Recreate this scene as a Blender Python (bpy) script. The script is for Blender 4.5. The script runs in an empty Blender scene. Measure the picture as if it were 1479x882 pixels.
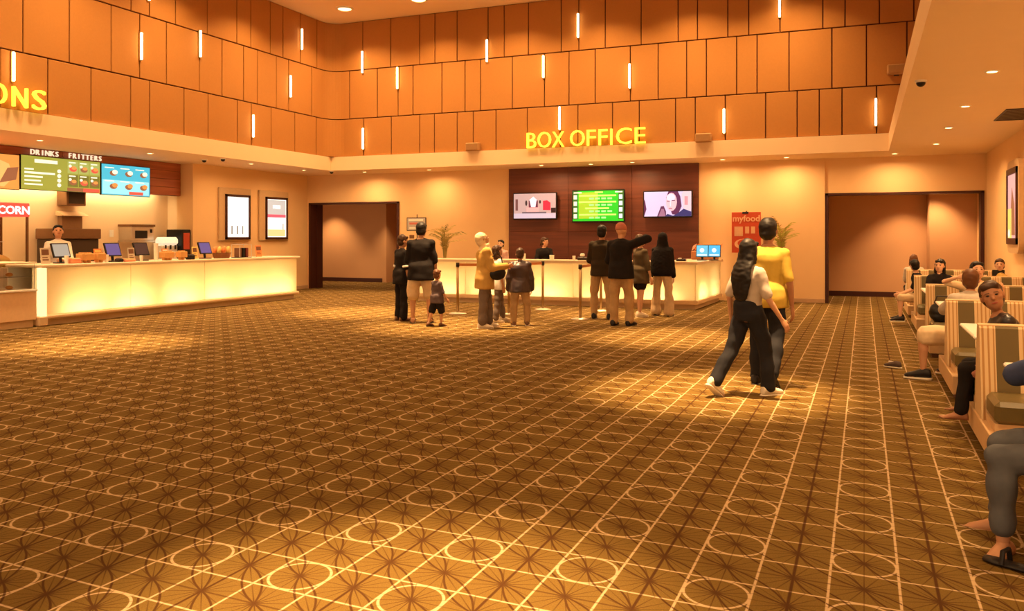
import bpy, bmesh, math, random
from math import sin, cos, pi, radians, sqrt, atan2
from mathutils import Vector, Matrix, noise

random.seed(7)
scene = bpy.context.scene
COL = scene.collection

# ------------------------------------------------------------------ camera
FPX, V0, TH, CX, EYE = 1219.757, 342.154, 0.395017, 739.5, 1.5
cam_data = bpy.data.cameras.new('camera')
cam = bpy.data.objects.new('camera', cam_data)
COL.objects.link(cam)
cam.location = (0, 0, EYE)
cam.rotation_euler = (pi / 2, 0, TH)
cam_data.sensor_width = 36
cam_data.lens = 36 * FPX / 1479
cam_data.shift_y = -(441 - V0) / 1479
cam_data.clip_start = 0.05
scene.camera = cam

# ------------------------------------------------------------------ world, exposure
world = bpy.data.worlds.new('world')
scene.world = world
world.use_nodes = True
world.node_tree.nodes['Background'].inputs[0].default_value = (1.0, 0.62, 0.32, 1)
world.node_tree.nodes['Background'].inputs[1].default_value = 0.85  # warm ambient added as soft fill, enters through the missing rear wall
scene.view_settings.view_transform = 'Standard'
scene.view_settings.look = 'None'
scene.view_settings.gamma = 1
scene.view_settings.use_curve_mapping = False
scene.view_settings.exposure = 0.95

WARM = (1.0, 0.61, 0.27)

def spot(name, loc, watts, angle, blend=0.5, target=None, radius=0.06, color=WARM):
    d = bpy.data.lights.new(name, 'SPOT')
    d.energy = watts; d.color = color; d.spot_size = radians(angle); d.spot_blend = blend
    d.shadow_soft_size = radius
    o = bpy.data.objects.new(name, d); COL.objects.link(o); o.location = loc
    if target is not None:
        o.rotation_euler = (Vector(target) - Vector(loc)).to_track_quat('-Z', 'Y').to_euler()
    return o

def area(name, loc, watts, sx, sy, rot=(0, 0, 0), spread=180, color=WARM):
    d = bpy.data.lights.new(name, 'AREA')
    d.energy = watts; d.color = color; d.shape = 'RECTANGLE'; d.size = sx; d.size_y = sy
    d.spread = radians(spread)
    o = bpy.data.objects.new(name, d); COL.objects.link(o); o.location = loc; o.rotation_euler = rot
    return o

# ------------------------------------------------------------------ room measures
YB = 20.45            # lower back wall
XR = 2.40             # right wall
XL = -15.00           # left (poster) wall
ZC = 3.28             # low ceiling
ZF = 3.645             # top of the soffit fascia
ZT = 7.22             # high ceiling
YU = 19.15            # panelled upper back wall
XU = -13.28           # panelled upper left wall
XS = 0.47             # right soffit edge
YN = -4.0             # open end behind the camera
XA = -15.80           # concession back wall
YA = 15.90            # concession side wall

# lamps of the high ceiling (fixtures are built further down): a ring that washes the panels, and an added fill grid in the middle
HIGH = [(x, YU - 1.25) for x in (-12.0, -9.9, -7.8, -5.7, -3.6, -1.5)] + [(XU + 1.25, y) for y in (15.6, 13.2, 10.8, 8.4, 6.0)]
for (x, y) in HIGH:
    area('high_lamp_light', (x, y, ZT - 0.05), 50, 0.35, 0.35, spread=125)
MID_FILL = [(x, y) for x in (-9.0, -5.4, -1.8) for y in (0.4, 5.6, 10.8)]  # unseen lamps added for general fill light
for (x, y) in MID_FILL:
    area('high_lamp_light', (x, y, ZT - 0.05), 24, 0.4, 0.4, spread=150)
# narrow accent spots: nearer ones draw carpet pools, farther ones added to brighten far floor
for (x, y, w, a) in ((-1.35, 8.35, 5200, 25), (-1.75, 2.9, 4300, 24), (-9.9, 8.7, 4200, 26), (-6.4, 12.8, 4600, 32), (-2.6, 12.6, 4200, 28), (-9.2, 14.4, 4200, 30), (-4.6, 15.6, 2400, 28)):
    spot('accent_light', (x, y, ZT - 0.06), w, a, 1.0, (x, y, 0), 0.08)
# right soffit downlights
SOFF = [(1.27, y) for y in (2.6, 5.2, 7.8, 10.36, 12.97, 15.42, 18.0)]
for (x, y) in SOFF:
    area('soffit_lamp_light', (x, y, ZC - 0.03), 24, 0.14, 0.14, spread=150)
# back soffit downlights
BACKS = [(-12.6, 19.75), (-10.6, 19.75), (-7.38, 19.6), (-6.15, 19.75), (-5.09, 19.63), (-3.0, 19.75), (-1.6, 19.75), (0.6, 19.75)]
for (x, y) in BACKS:
    area('soffit_lamp_light', (x, y, ZC - 0.03), 15, 0.12, 0.12, spread=165)
# left soffit downlights
LEFTS = [(-14.0, 8.2), (-14.0, 11.0), (-14.0, 13.6), (-13.75, 16.5), (-13.75, 18.6)]
for (x, y) in LEFTS:
    area('soffit_lamp_light', (x, y, ZC - 0.03), 14, 0.12, 0.12, spread=165)
# light strip behind the menu bulkhead, washing the concession wall
area('menu_strip_light', (-15.60, 12.0, 2.66), 46, 0.10, 6.8, rot=(0, radians(18), 0), spread=170, color=(1.0, 0.72, 0.36))
# corridor downlights
for (x, y) in ((-13.9, 23.4), (-16.6, 23.4), (0.9, 22.2), (1.5, 21.5)):
    spot('corridor_light', (x, y, 2.85), 125, 92, 0.7, (x, y + 0.25, 0), 0.05)

# ------------------------------------------------------------------ helpers
def ray(u, v):
    F = Vector((-sin(TH), cos(TH), 0)); R = Vector((cos(TH), sin(TH), 0))
    return F + R * ((u - CX) / FPX) + Vector((0, 0, (V0 - v) / FPX))
def on_z(u, v, z=0.0):
    r = ray(u, v); return Vector((0, 0, EYE)) + r * ((z - EYE) / r.z)
def on_y(u, v, y):
    r = ray(u, v); return Vector((0, 0, EYE)) + r * (y / r.y)
def on_x(u, v, x):
    r = ray(u, v); return Vector((0, 0, EYE)) + r * (x / r.x)

def srgb(r, g, b):
    return tuple(((c / 255) / 12.92 if c <= 10 else (((c / 255) + 0.055) / 1.055) ** 2.4) for c in (r, g, b))

_mats = {}
def mat(name, col=(.5, .5, .5), rough=0.6, metal=0.0, emit=0.0, ecol=None, var=0.08, scale=18.0, bump=0.0, spec=0.3, trans=0.0, alpha=1.0, coat=0.0):
    if name in _mats: return _mats[name]
    m = bpy.data.materials.new(name); m.use_nodes = True
    nt = m.node_tree; b = nt.nodes['Principled BSDF']
    b.inputs['Roughness'].default_value = rough
    b.inputs['Metallic'].default_value = metal
    b.inputs['Specular IOR Level'].default_value = spec
    b.inputs['Coat Weight'].default_value = coat
    if trans: b.inputs['Transmission Weight'].default_value = trans; b.inputs['IOR'].default_value = 1.1
    if alpha < 1: b.inputs['Alpha'].default_value = alpha
    tc = nt.nodes.new('ShaderNodeTexCoord'); nz = nt.nodes.new('ShaderNodeTexNoise')
    nz.inputs['Scale'].default_value = scale; nz.inputs['Detail'].default_value = 3
    nt.links.new(tc.outputs['Object'], nz.inputs['Vector'])
    mx = nt.nodes.new('ShaderNodeMix'); mx.data_type = 'RGBA'
    mx.inputs['A'].default_value = tuple(max(0, c * (1 - var)) for c in col) + (1,)
    mx.inputs['B'].default_value = tuple(min(1, c * (1 + var)) for c in col) + (1,)
    nt.links.new(nz.outputs['Fac'], mx.inputs['Factor'])
    nt.links.new(mx.outputs['Result'], b.inputs['Base Color'])
    if emit:
        b.inputs['Emission Color'].default_value = tuple(ecol or col) + (1,)
        b.inputs['Emission Strength'].default_value = emit
    if bump:
        bp = nt.nodes.new('ShaderNodeBump'); bp.inputs['Strength'].default_value = bump
        bp.inputs['Distance'].default_value = 0.01
        nt.links.new(nz.outputs['Fac'], bp.inputs['Height']); nt.links.new(bp.outputs['Normal'], b.inputs['Normal'])
    _mats[name] = m
    return m

def wood(name, c1, c2, scale=3.0, axis='Y', rough=0.45):
    if name in _mats: return _mats[name]
    m = bpy.data.materials.new(name); m.use_nodes = True
    nt = m.node_tree; b = nt.nodes['Principled BSDF']; b.inputs['Roughness'].default_value = rough
    tc = nt.nodes.new('ShaderNodeTexCoord'); mp = nt.nodes.new('ShaderNodeMapping')
    mp.inputs['Scale'].default_value = {'X': (.35, 6, 6), 'Y': (6, .35, 6), 'Z': (6, 6, .35)}[axis]
    nz = nt.nodes.new('ShaderNodeTexNoise'); nz.inputs['Scale'].default_value = scale; nz.inputs['Detail'].default_value = 6
    cr = nt.nodes.new('ShaderNodeValToRGB')
    cr.color_ramp.elements[0].position = .35; cr.color_ramp.elements[1].position = .68
    cr.color_ramp.elements[0].color = c1 + (1,); cr.color_ramp.elements[1].color = c2 + (1,)
    nt.links.new(tc.outputs['Object'], mp.inputs['Vector']); nt.links.new(mp.outputs['Vector'], nz.inputs['Vector'])
    nt.links.new(nz.outputs['Fac'], cr.inputs['Fac']); nt.links.new(cr.outputs['Color'], b.inputs['Base Color'])
    _mats[name] = m
    return m

class MB:
    """collects shapes, builds ONE mesh object"""
    def __init__(s): s.v = []; s.f = []
    def add(s, vs, fs):
        o = len(s.v); s.v += [tuple(p) for p in vs]; s.f += [tuple(i + o for i in q) for q in fs]; return s
    def box(s, x0, x1, y0, y1, z0, z1):
        return s.add([(x0, y0, z0), (x1, y0, z0), (x1, y1, z0), (x0, y1, z0), (x0, y0, z1), (x1, y0, z1), (x1, y1, z1), (x0, y1, z1)],
                     [(0, 3, 2, 1), (4, 5, 6, 7), (0, 1, 5, 4), (1, 2, 6, 5), (2, 3, 7, 6), (3, 0, 4, 7)])
    def bbox(s, x0, x1, y0, y1, z0, z1, b=0.01):
        """box with chamfered edges"""
        bm = bmesh.new(); bmesh.ops.create_cube(bm, size=1)
        for q in bm.verts:
            q.co = Vector(((x0 + x1) / 2 + q.co.x * (x1 - x0), (y0 + y1) / 2 + q.co.y * (y1 - y0), (z0 + z1) / 2 + q.co.z * (z1 - z0)))
        bmesh.ops.bevel(bm, geom=list(bm.edges), offset=min(b, .45 * min(x1 - x0, y1 - y0, z1 - z0)), segments=1, affect='EDGES')
        return s.bm(bm)
    def bm(s, bm):
        bm.verts.index_update()
        s.add([v.co[:] for v in bm.verts], [[v.index for v in f.verts] for f in bm.faces]); bm.free(); return s
    def loft(s, rings, n=14, cap=True):
        """rings: (centre, vecA, vecB): ellipse centre + A cos + B sin"""
        o = len(s.v)
        for c, a, b in rings:
            c, a, b = Vector(c), Vector(a), Vector(b)
            for k in range(n):
                t = 2 * pi * k / n; s.v.append(tuple(c + a * cos(t) + b * sin(t)))
        for i in range(len(rings) - 1):
            for k in range(n):
                k2 = (k + 1) % n
                s.f.append((o + i * n + k, o + i * n + k2, o + (i + 1) * n + k2, o + (i + 1) * n + k))
        if cap:
            s.f.append(tuple(o + k for k in reversed(range(n))))
            s.f.append(tuple(o + (len(rings) - 1) * n + k for k in range(n)))
        return s
    def tube(s, p0, r0, p1, r1=None, n=12):
        p0, p1 = Vector(p0), Vector(p1); r1 = r0 if r1 is None else r1
        d = (p1 - p0).normalized(); a = d.orthogonal().normalized(); b = d.cross(a)
        return s.loft([(p0, a * r0, b * r0), (p1, a * r1, b * r1)], n)
    def path(s, pts, r, n=8):
        rs = []
        pts = [Vector(p) for p in pts]
        for i, p in enumerate(pts):
            d = (pts[min(i + 1, len(pts) - 1)] - pts[max(i - 1, 0)]).normalized()
            a = d.orthogonal().normalized(); b = d.cross(a)
            if rs:
                pa = rs[-1][1]; a = (Vector(pa) - d * Vector(pa).dot(d)).normalized(); b = d.cross(a)
                a = a * 1; b = b * 1
            rr = r[i] if isinstance(r, (list, tuple)) else r
            rs.append((p, a * rr, b * rr))
        return s.loft(rs, n)
    def capsule(s, p0, r0, p1, r1, n=10):
        p0, p1 = Vector(p0), Vector(p1); d = (p1 - p0)
        if d.length < 1e-6: d = Vector((0, 0, 1e-4)); p1 = p0 + d
        d.normalize(); a = d.orthogonal().normalized(); b = d.cross(a); rings = []
        for t in (-85, -55, -25): t = radians(t); rings.append((p0 + d * (r0 * sin(t)), a * (r0 * cos(t)), b * (r0 * cos(t))))
        for t in (25, 55, 85): t = radians(t); rings.append((p1 + d * (r1 * sin(t)), a * (r1 * cos(t)), b * (r1 * cos(t))))
        return s.loft(rings, n)
    def ell(s, c, a, b, e, n=14, m=9):
        """ellipsoid with half axes a,b,e (vectors)"""
        c, a, b, e = Vector(c), Vector(a), Vector(b), Vector(e); rings = []
        for i in range(m):
            t = radians(-86 + 172 * i / (m - 1)); rings.append((c + e * sin(t), a * cos(t), b * cos(t)))
        return s.loft(rings, n)
    def prism(s, pts, vec):
        """closed polygon (3-D points) extruded along vec"""
        n = len(pts); vec = Vector(vec)
        P = [Vector(p) for p in pts] + [Vector(p) + vec for p in pts]
        return s.add(P, [tuple(reversed(range(n))), tuple(range(n, 2 * n))] + [(k, (k + 1) % n, n + (k + 1) % n, n + k) for k in range(n)])
    def xf(s, M):
        s.v = [tuple(M @ Vector(p)) for p in s.v]; return s
    def mesh(s, name, smooth=False):
        me = bpy.data.meshes.new(name); me.from_pydata(s.v, [], s.f); me.update()
        bm = bmesh.new(); bm.from_mesh(me); bmesh.ops.recalc_face_normals(bm, faces=bm.faces); bm.to_mesh(me); bm.free()
        if smooth:
            me.polygons.foreach_set('use_smooth', [True] * len(me.polygons))
        return me
    def build(s, name, m, parent=None, smooth=False, loc=None, label=None):
        o = bpy.data.objects.new(name, s.mesh(name, smooth)); COL.objects.link(o)
        o.data.materials.append(m)
        if parent is not None: o.parent = parent
        if loc is not None: o.location = loc
        if label: o['label'] = label
        return o

def link(name, me, m, parent=None, loc=(0, 0, 0), rz=0):
    o = bpy.data.objects.new(name, me); COL.objects.link(o); o.location = loc; o.rotation_euler = (0, 0, rz)
    if m is not None and not me.materials: me.materials.append(m)
    if parent is not None: o.parent = parent
    return o
def tag(o, label, cat, group=None):
    o['label'] = label; o['category'] = cat
    if group: o['group'] = group
    return o
def thing(name, label, cat, loc=(0, 0, 0), rz=0, group=None):
    o = bpy.data.objects.new(name, None); COL.objects.link(o); o.empty_display_size = .1
    o.location = loc; o.rotation_euler = (0, 0, rz)
    return tag(o, label, cat, group)
def struct(name, mb, m, smooth=False):
    o = mb.build(name, m, None, smooth); o['kind'] = 'structure'; return o
def dup(root, loc, rz=None, label=None):
    r = root.copy(); COL.objects.link(r); r.location = loc
    if rz is not None: r.rotation_euler = (0, 0, rz)
    if label: r['label'] = label
    for ch in root.children:
        c = ch.copy(); COL.objects.link(c); c.parent = r
        for g in ch.children:
            d = g.copy(); COL.objects.link(d); d.parent = c
    return r

def text_mesh(txt, size, depth=0.02, bold=0.0, align='CENTER'):
    cu = bpy.data.curves.new('t', 'FONT'); cu.body = txt; cu.size = size; cu.extrude = depth / 2; cu.offset = bold
    cu.align_x = align; cu.resolution_u = 3
    o = bpy.data.objects.new('t', cu); COL.objects.link(o)
    dg = bpy.context.evaluated_depsgraph_get(); dg.update()
    me = bpy.data.meshes.new_from_object(o.evaluated_get(dg))
    bpy.data.objects.remove(o); bpy.data.curves.remove(cu)
    me.materials.clear()
    return me

# ------------------------------------------------------------------ materials of the room
M_wall = mat('painted_plaster', (.78, .52, .265), .75, var=.03, scale=3)
M_soffit = mat('soffit_paint', (.84, .62, .37), .7, var=.02, scale=3)
M_ceil = mat('ceiling_paint', (.82, .60, .36), .8, var=.03, scale=2)
M_panel = mat('fabric_panel', (.43, .185, .042), .8, var=.06, scale=30, bump=.05)
M_joint = mat('panel_joint', (.07, .016, .006), .9)
M_frame = mat('door_frame_brown', (.055, .014, .009), .45)
M_maroon = wood('maroon_wood', (.10, .022, .010), (.155, .036, .015), 2.0, 'X', .5)
M_base = mat('baseboard_paint', (.50, .32, .18), .6)
M_gold = mat('sign_letter_yellow', (.95, .72, .05), .4, emit=1.0, ecol=(1.0, .72, .045))
M_white = mat('white_plastic', (.82, .78, .70), .4)
M_black = mat('black_plastic', (.012, .010, .010), .35)
M_dark = mat('dark_metal', (.05, .04, .035), .4, .6)
M_chrome = mat('brushed_steel', (.62, .55, .46), .35, .9)
M_brass = mat('brass_post', (.50, .34, .16), .35, .85)
M_lampwhite = mat('lamp_glow', (1, .85, .6), .5, emit=5, ecol=(1.0, .66, .30))

def carpet_material():
    m = bpy.data.materials.new('patterned_carpet'); m.use_nodes = True
    nt = m.node_tree; N = nt.nodes; L = nt.links; b = N['Principled BSDF']
    b.inputs['Roughness'].default_value = .95; b.inputs['Specular IOR Level'].default_value = .05
    def op(o, a, c=None, d=None):
        n = N.new('ShaderNodeMath'); n.operation = o
        for i, q in enumerate((a, c, d)):
            if q is None: continue
            if isinstance(q, (int, float)): n.inputs[i].default_value = q
            else: L.new(q, n.inputs[i])
        return n.outputs[0]
    tc = N.new('ShaderNodeTexCoord'); sx = N.new('ShaderNodeSeparateXYZ'); L.new(tc.outputs['Object'], sx.inputs[0])
    X, Y = sx.outputs[0], sx.outputs[1]
    px = op('DIVIDE', X, .5765)
    py = op('DIVIDE', op('SUBTRACT', op('ADD', Y, op('MULTIPLY', X, .05)), 4.20), .612)
    def frac(q): return op('SUBTRACT', q, op('ROUND', q))
    afx, afy = op('ABSOLUTE', frac(px)), op('ABSOLUTE', frac(py))
    def band(d, w, soft=.004):            # 1 inside |d|<w
        n = N.new('ShaderNodeMapRange'); n.interpolation_type = 'SMOOTHSTEP'
        L.new(op('ABSOLUTE', d), n.inputs[0]); n.inputs[1].default_value = w + soft; n.inputs[2].default_value = max(w - soft, 0)
        n.inputs[3].default_value = 0; n.inputs[4].default_value = 1
        return n.outputs[0]
    hx, hy = frac(op('MULTIPLY', px, 2)), frac(op('MULTIPLY', py, 2)); gx, gy = op('ABSOLUTE', hx), op('ABSOLUTE', hy)
    diag = op('LESS_THAN', op('MULTIPLY', hx, hy), 0.0)
    g1 = band(op('SUBTRACT', afx, .243), .0095); g2 = band(op('SUBTRACT', afy, .243), .0095)
    rr = op('SQRT', op('ADD', op('MULTIPLY', afx, afx), op('MULTIPLY', afy, afy)))
    g3 = band(op('SUBTRACT', rr, .236), .0105)
    gold = op('MAXIMUM', op('MAXIMUM', g1, g2), g3)
    def dist(cx, cy):                     # distance to an arc of radius 1.808 cells
        a = op('SUBTRACT', gx, cx); c = op('SUBTRACT', gy, cy)
        return op('SUBTRACT', op('SQRT', op('ADD', op('MULTIPLY', a, a), op('MULTIPLY', c, c))), 1.808)
    arcs = op('MULTIPLY', op('MAXIMUM', band(dist(1.677, -.677), .018, .008), band(dist(-.677, 1.677), .018, .008)), diag)
    arcs_under = op('MULTIPLY', band(dist(1.677, 1.677), .018, .008), op('SUBTRACT', 1.0, diag))
    ang = op('ARCTAN2', gy, gx); gr = op('SQRT', op('ADD', op('MULTIPLY', gx, gx), op('MULTIPLY', gy, gy)))
    sp = band(op('DIVIDE', op('MULTIPLY', gr, op('SINE', op('MULTIPLY', ang, 8))), 8), .009, .007)
    fade = N.new('ShaderNodeMapRange'); L.new(gr, fade.inputs[0]); fade.inputs[1].default_value = .08; fade.inputs[2].default_value = .68
    fade.inputs[3].default_value = .95; fade.inputs[4].default_value = .35
    sp = op('MULTIPLY', sp, fade.outputs[0])
    hub = band(gr, .04, .03)
    col = band(op('SUBTRACT', afx, .5), .012, .006); row = op('MULTIPLY', band(op('SUBTRACT', afy, .5), .010, .006), .7)
    dark = op('MAXIMUM', op('MAXIMUM', op('MULTIPLY', arcs, .95), sp), op('MAXIMUM', op('MAXIMUM', col, row), hub))
    nz = N.new('ShaderNodeTexNoise'); nz.inputs['Scale'].default_value = 160; nz.inputs['Detail'].default_value = 2; L.new(tc.outputs['Object'], nz.inputs['Vector'])
    nb = N.new('ShaderNodeTexNoise'); nb.inputs['Scale'].default_value = 1.3; L.new(tc.outputs['Object'], nb.inputs['Vector'])
    def mix(f, a, c):
        n = N.new('ShaderNodeMix'); n.data_type = 'RGBA'
        if isinstance(f, float): n.inputs['Factor'].default_value = f
        else: L.new(f, n.inputs['Factor'])
        for k, q in (('A', a), ('B', c)):
            if isinstance(q, tuple): n.inputs[k].default_value = q + (1,)
            else: L.new(q, n.inputs[k])
        return n.outputs['Result']
    base = mix(nz.outputs['Fac'], (.098, .058, .013), (.225, .142, .040))
    base = mix(op('MULTIPLY', nb.outputs['Fac'], .35), base, (.13, .072, .013))
    base = mix(op('MULTIPLY', arcs_under, .8), base, (.046, .013, .006))
    c1 = mix(op('MULTIPLY', gold, .92), base, (.52, .375, .215))
    c2 = mix(op('MULTIPLY', dark, .8), c1, (.046, .013, .006))
    L.new(c2, b.inputs['Base Color'])
    bp = N.new('ShaderNodeBump'); bp.inputs['Strength'].default_value = .25; bp.inputs['Distance'].default_value = .004
    L.new(nz.outputs['Fac'], bp.inputs['Height']); L.new(bp.outputs['Normal'], b.inputs['Normal'])
    return m
M_carpet = carpet_material()

# ------------------------------------------------------------------ room shell
struct('floor', MB().box(-18.5, 3.2, YN, 26, -.1, 0), M_carpet)
ceiling = struct('ceiling', MB().box(-14.0, 1.9, YN, 19.6, ZT, ZT + .15), M_ceil)
struct('ceiling_right_soffit', MB().box(XS, XR + .2, YN, YB + .1, ZC, ZF), M_soffit)
struct('ceiling_back_soffit', MB().box(XU + .05, XS, YU - .07, YB + .1, ZC, ZF), M_soffit)
struct('ceiling_left_soffit', MB().box(-17.0, XU + .05, YN, YB + .1, ZC, ZF), M_soffit)
# rear wall left out so added warm world light can fill the room
struct('wall_right', MB().box(XR, XR + .15, YN, 24.6, 0, ZC), M_wall)
struct('wall_right_upper', MB().box(1.6, 1.75, YN, YU + .3, ZF, ZT), M_panel)
DL0, DL1 = -14.93, -11.92      # left doorway
DR0, DR1 = -0.82, 2.36         # right doorway
ZD = 2.49
wb = MB()
wb.box(XL - .2, DL0, YB, YB + .25, 0, ZC).box(DL0, DL1, YB, YB + .25, ZD, ZC).box(DL1, DR0, YB, YB + .25, 0, ZC)
wb.box(DR0, DR1, YB, YB + .25, ZD, ZC).box(DR1, XR, YB, YB + .25, 0, ZC)
wall_back = struct('wall_back', wb, M_wall)
wall_left = struct('wall_left', MB().box(XL - .5, XL, YA, YB, 0, ZC), M_wall)
struct('wall_left_alcove', MB().box(XA - .15, XA, YN, YA, 0, ZC).box(XA, XL - .5, YA, YA + .15, 0, ZC), mat('alcove_paint', (.80, .60, .37), .7, var=.02))
# projecting wall right of the box office panel
struct('wall_back_pier', MB().box(-2.88, DR0, YB - .06, YB, 0, ZC), M_wall)
# baseboards
struct('baseboard_back', MB().bbox(-2.88, DR0 - .01, YB - .085, YB - .06, 0, .10, .008), M_base)
struct('baseboard_left', MB().bbox(XL, XL + .025, YA, YB, 0, .10, .008), M_base)
struct('baseboard_right', MB().bbox(XR - .025, XR, YN, YB, 0, .10, .008), M_base)
# upper walls: dark backing, panels stand proud of it
wall_ub = struct('wall_back_upper', MB().box(XU - .2, 1.75, YU + .03, YU + .25, ZF - .05, ZT), M_joint)
wall_ul = struct('wall_left_upper', MB().box(XU - .25, XU - .03, YN, YU + .2, ZF - .05, ZT), M_joint)
Z1, Z2 = 4.65, 5.935
ROWS = [(ZF, Z1), (Z1, Z2), (Z2, ZT)]
G = .012
LJ = [[-120, -60, 0.5, 69.4, 131.7, 188.9, 216.3, 266, 300.7, 343.1, 363.3, 391.8, 425.9, 456.9],
      [-120, -40, 33.5, 100.4, 160.8, 202, 240.5, 288.2, 320.8, 352, 372, 399.3, 417, 450.3],
      [-120, -60, 20, 90, 140, 189.5, 216, 253.7, 299.6, 342.2, 362.3, 390.5, 408.8, 434, 457.8]]
BJ = [[495.6, 525, 565, 606, 627.3, 660.1, 683.5, 716.3, 761.6, 809, 834.6, 884.6, 923.2, 975.7, 1004.1, 1047.5, 1105.8, 1151.4, 1183.4, 1216.2, 1266.2, 1310],
      [504.8, 544.9, 574.8, 596.4, 638.2, 671.6, 693.9, 739.9, 786.2, 821.7, 859.6, 910.3, 950.5, 991.7, 1020.2, 1063.9, 1093.4, 1139.7, 1201.7, 1251.6, 1310],
      [494.1, 523.8, 564.2, 606, 628, 660.1, 704.8, 728.1, 763.2, 810.6, 835.9, 874.1, 925.9, 979.4, 1007.4, 1051.2, 1081.4, 1126.6, 1188.5, 1220.6, 1270.2, 1320]]
TK = .045
for r, (z0, z1) in enumerate(ROWS):
    ys = [on_x(u, 200, XU).y for u in LJ[r]]
    y = ys[0]                                   # continue past the frame edge towards the open end behind the camera
    k = 0
    while y > YN + .8:
        y2 = max(YN, y - (.9, 1.15, .75)[k % 3]); k += 1
        MB().bbox(XU - TK, XU, y2 + G, y - G, z0 + G, z1 - G, .006).build('wall_panel', M_panel, wall_ul); y = y2
    for a, b_ in zip(ys[:-1], ys[1:]):
        MB().bbox(XU - TK, XU, a + G, b_ - G, z0 + G, z1 - G, .006).build('wall_panel', M_panel, wall_ul)
    xs = [on_y(u, 200, YU).x for u in BJ[r]] + [1.74]
    for a, b_ in zip(xs[:-1], xs[1:]):
        MB().bbox(a + G, b_ - G, YU, YU + TK, z0 + G, z1 - G, .006).build('wall_panel', M_panel, wall_ub)
    # rounded corner panel
    R_ = .42; pts = [(XU, ys[-1] + G)]
    pts += [(XU + R_ - R_ * cos(t), YU - R_ + R_ * sin(t)) for t in [pi / 2 * i / 8 for i in range(9)]] + [(xs[0] - G, YU)]
    out = [(x, y, z0 + G) for x, y in pts] + [(xs[0] - G, YU + TK, z0 + G), (XU - TK, YU + TK, z0 + G), (XU - TK, ys[-1] + G, z0 + G)]
    MB().prism(out, (0, 0, z1 - z0 - 2 * G)).build('corner_panel', M_panel, wall_ub)

# box office feature wall
fw = MB()
FX0, FX1 = -8.6, -3.66
feature = struct('wall_back_feature', MB().box(FX0, FX1, YB - .03, YB, 0, ZC), M_joint)
for i, z in enumerate((0.0, .82, 1.64, 2.46)):
    for a, b_ in ((FX0, -6.95), (-6.95, -5.3), (-5.3, FX1)):
        MB().bbox(a + .003, b_ - .003, YB - .05, YB - .03, z + .003, min(z + .82, ZC) - .003, .003).build('wood_panel', M_maroon, feature)

# doorways
def doorway(name, x0, x1, w):
    o = struct(name, MB().box(x0, x0 + w, YB - .03, YB + .30, 0, ZD), M_frame)
    MB().box(x1 - w, x1, YB - .03, YB + .30, 0, ZD).build('door_jamb', M_frame, o)
    MB().box(x0, x1, YB - .03, YB + .30, ZD - w * .7, ZD).build('door_head', M_frame, o)
doorway('door_1', DL0, DL1, .07)
doorway('door_2', DR0, DR1, .07)
# deep dark reveal of the left doorway
struct('trim_1', MB().box(DL0 + .07, DL0 + .10, YB + .25, YB + .52, 0, ZD), M_frame)
# corridors behind the doorways
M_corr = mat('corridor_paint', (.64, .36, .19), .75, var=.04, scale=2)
struct('wall_corridor_left', MB().box(-18.4, -14.75, 24.2, 24.35, 0, 2.9).box(-14.75, -14.60, 24.2, 25.2, 0, 2.9).box(-14.6, -11.0, 25.05, 25.2, 0, 2.9).box(-11.8, -11.65, YB + .25, 25.1, 0, 2.9).box(-18.5, -18.35, YB + .25, 24.3, 0, 2.9), M_corr)
struct('wall_corridor_right', MB().box(-3.2, 1.42, 23.1, 23.25, 0, 2.9).box(1.42, XR, 22.1, 23.25, 0, 2.9).box(-3.3, -3.2, YB + .25, 23.2, 0, 2.9), M_corr)
struct('ceiling_corridor', MB().box(-18.5, -11.6, YB + .25, 25.2, 2.9, 3.0).box(-3.3, XR + .1, YB + .25, 23.3, 2.9, 3.0), M_ceil)
struct('baseboard_corridor', MB().box(-18.3, -14.75, 24.17, 24.2, 0, .13).box(-3.2, 1.42, 23.07, 23.1, 0, .13).box(1.40, XR, 22.07, 22.1, 0, .13).box(-14.6, -11.8, 25.02, 25.05, 0, .13), M_frame)
# ================================================================== fixtures
class Fr:
    """a flat frame: origin, right, up, normal - for boards, screens and signs"""
    def __init__(s, o, r, u=(0, 0, 1)):
        s.o, s.r, s.u = Vector(o), Vector(r).normalized(), Vector(u).normalized(); s.n = s.r.cross(s.u)
    def p(s, a, b, d=0): return s.o + s.r * a + s.u * b + s.n * d
    def slab(s, mb, a0, b0, a1, b1, d0, d1):
        return mb.prism([s.p(a0, b0, d0), s.p(a1, b0, d0), s.p(a1, b1, d0), s.p(a0, b1, d0)], s.n * (d1 - d0))
    def poly(s, mb, pts, d0, d1):
        return mb.prism([s.p(a, b, d0) for a, b in pts], s.n * (d1 - d0))
    def disc(s, mb, a, b, ra, rb, d0, d1, n=16):
        return s.poly(mb, [(a + ra * cos(2 * pi * k / n), b + rb * sin(2 * pi * k / n)) for k in range(n)], d0, d1)
    def mtx(s, a=0, b=0, d=0):
        q = s.p(a, b, d); M = Matrix.Identity(4)
        for i, c in enumerate((s.r, s.u, s.n)):
            for j in range(3): M[j][i] = c[j]
        for j in range(3): M[j][3] = q[j]
        return M
def text_on(fr, txt, size, a, b, d, m, parent, name='lettering', bold=.0, depth=.004, align='CENTER', sx=1.0):
    me = text_mesh(txt, size, depth, bold, align)
    me.transform(fr.mtx(a, b, d) @ Matrix.Diagonal((sx, 1, 1, 1)))
    o = bpy.data.objects.new(name, me); COL.objects.link(o); me.materials.append(m); o.parent = parent
    return o
RX, RY = (1, 0, 0), (0, 1, 0)
ORD = ['first', 'second', 'third', 'fourth', 'fifth', 'sixth', 'seventh', 'eighth', 'ninth', 'tenth', 'eleventh', 'twelfth']

def em(name, col, s=1.0):
    return mat('glow_' + name, tuple(c * .3 for c in col), .5, emit=s * .68, ecol=col, var=.0)

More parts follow.
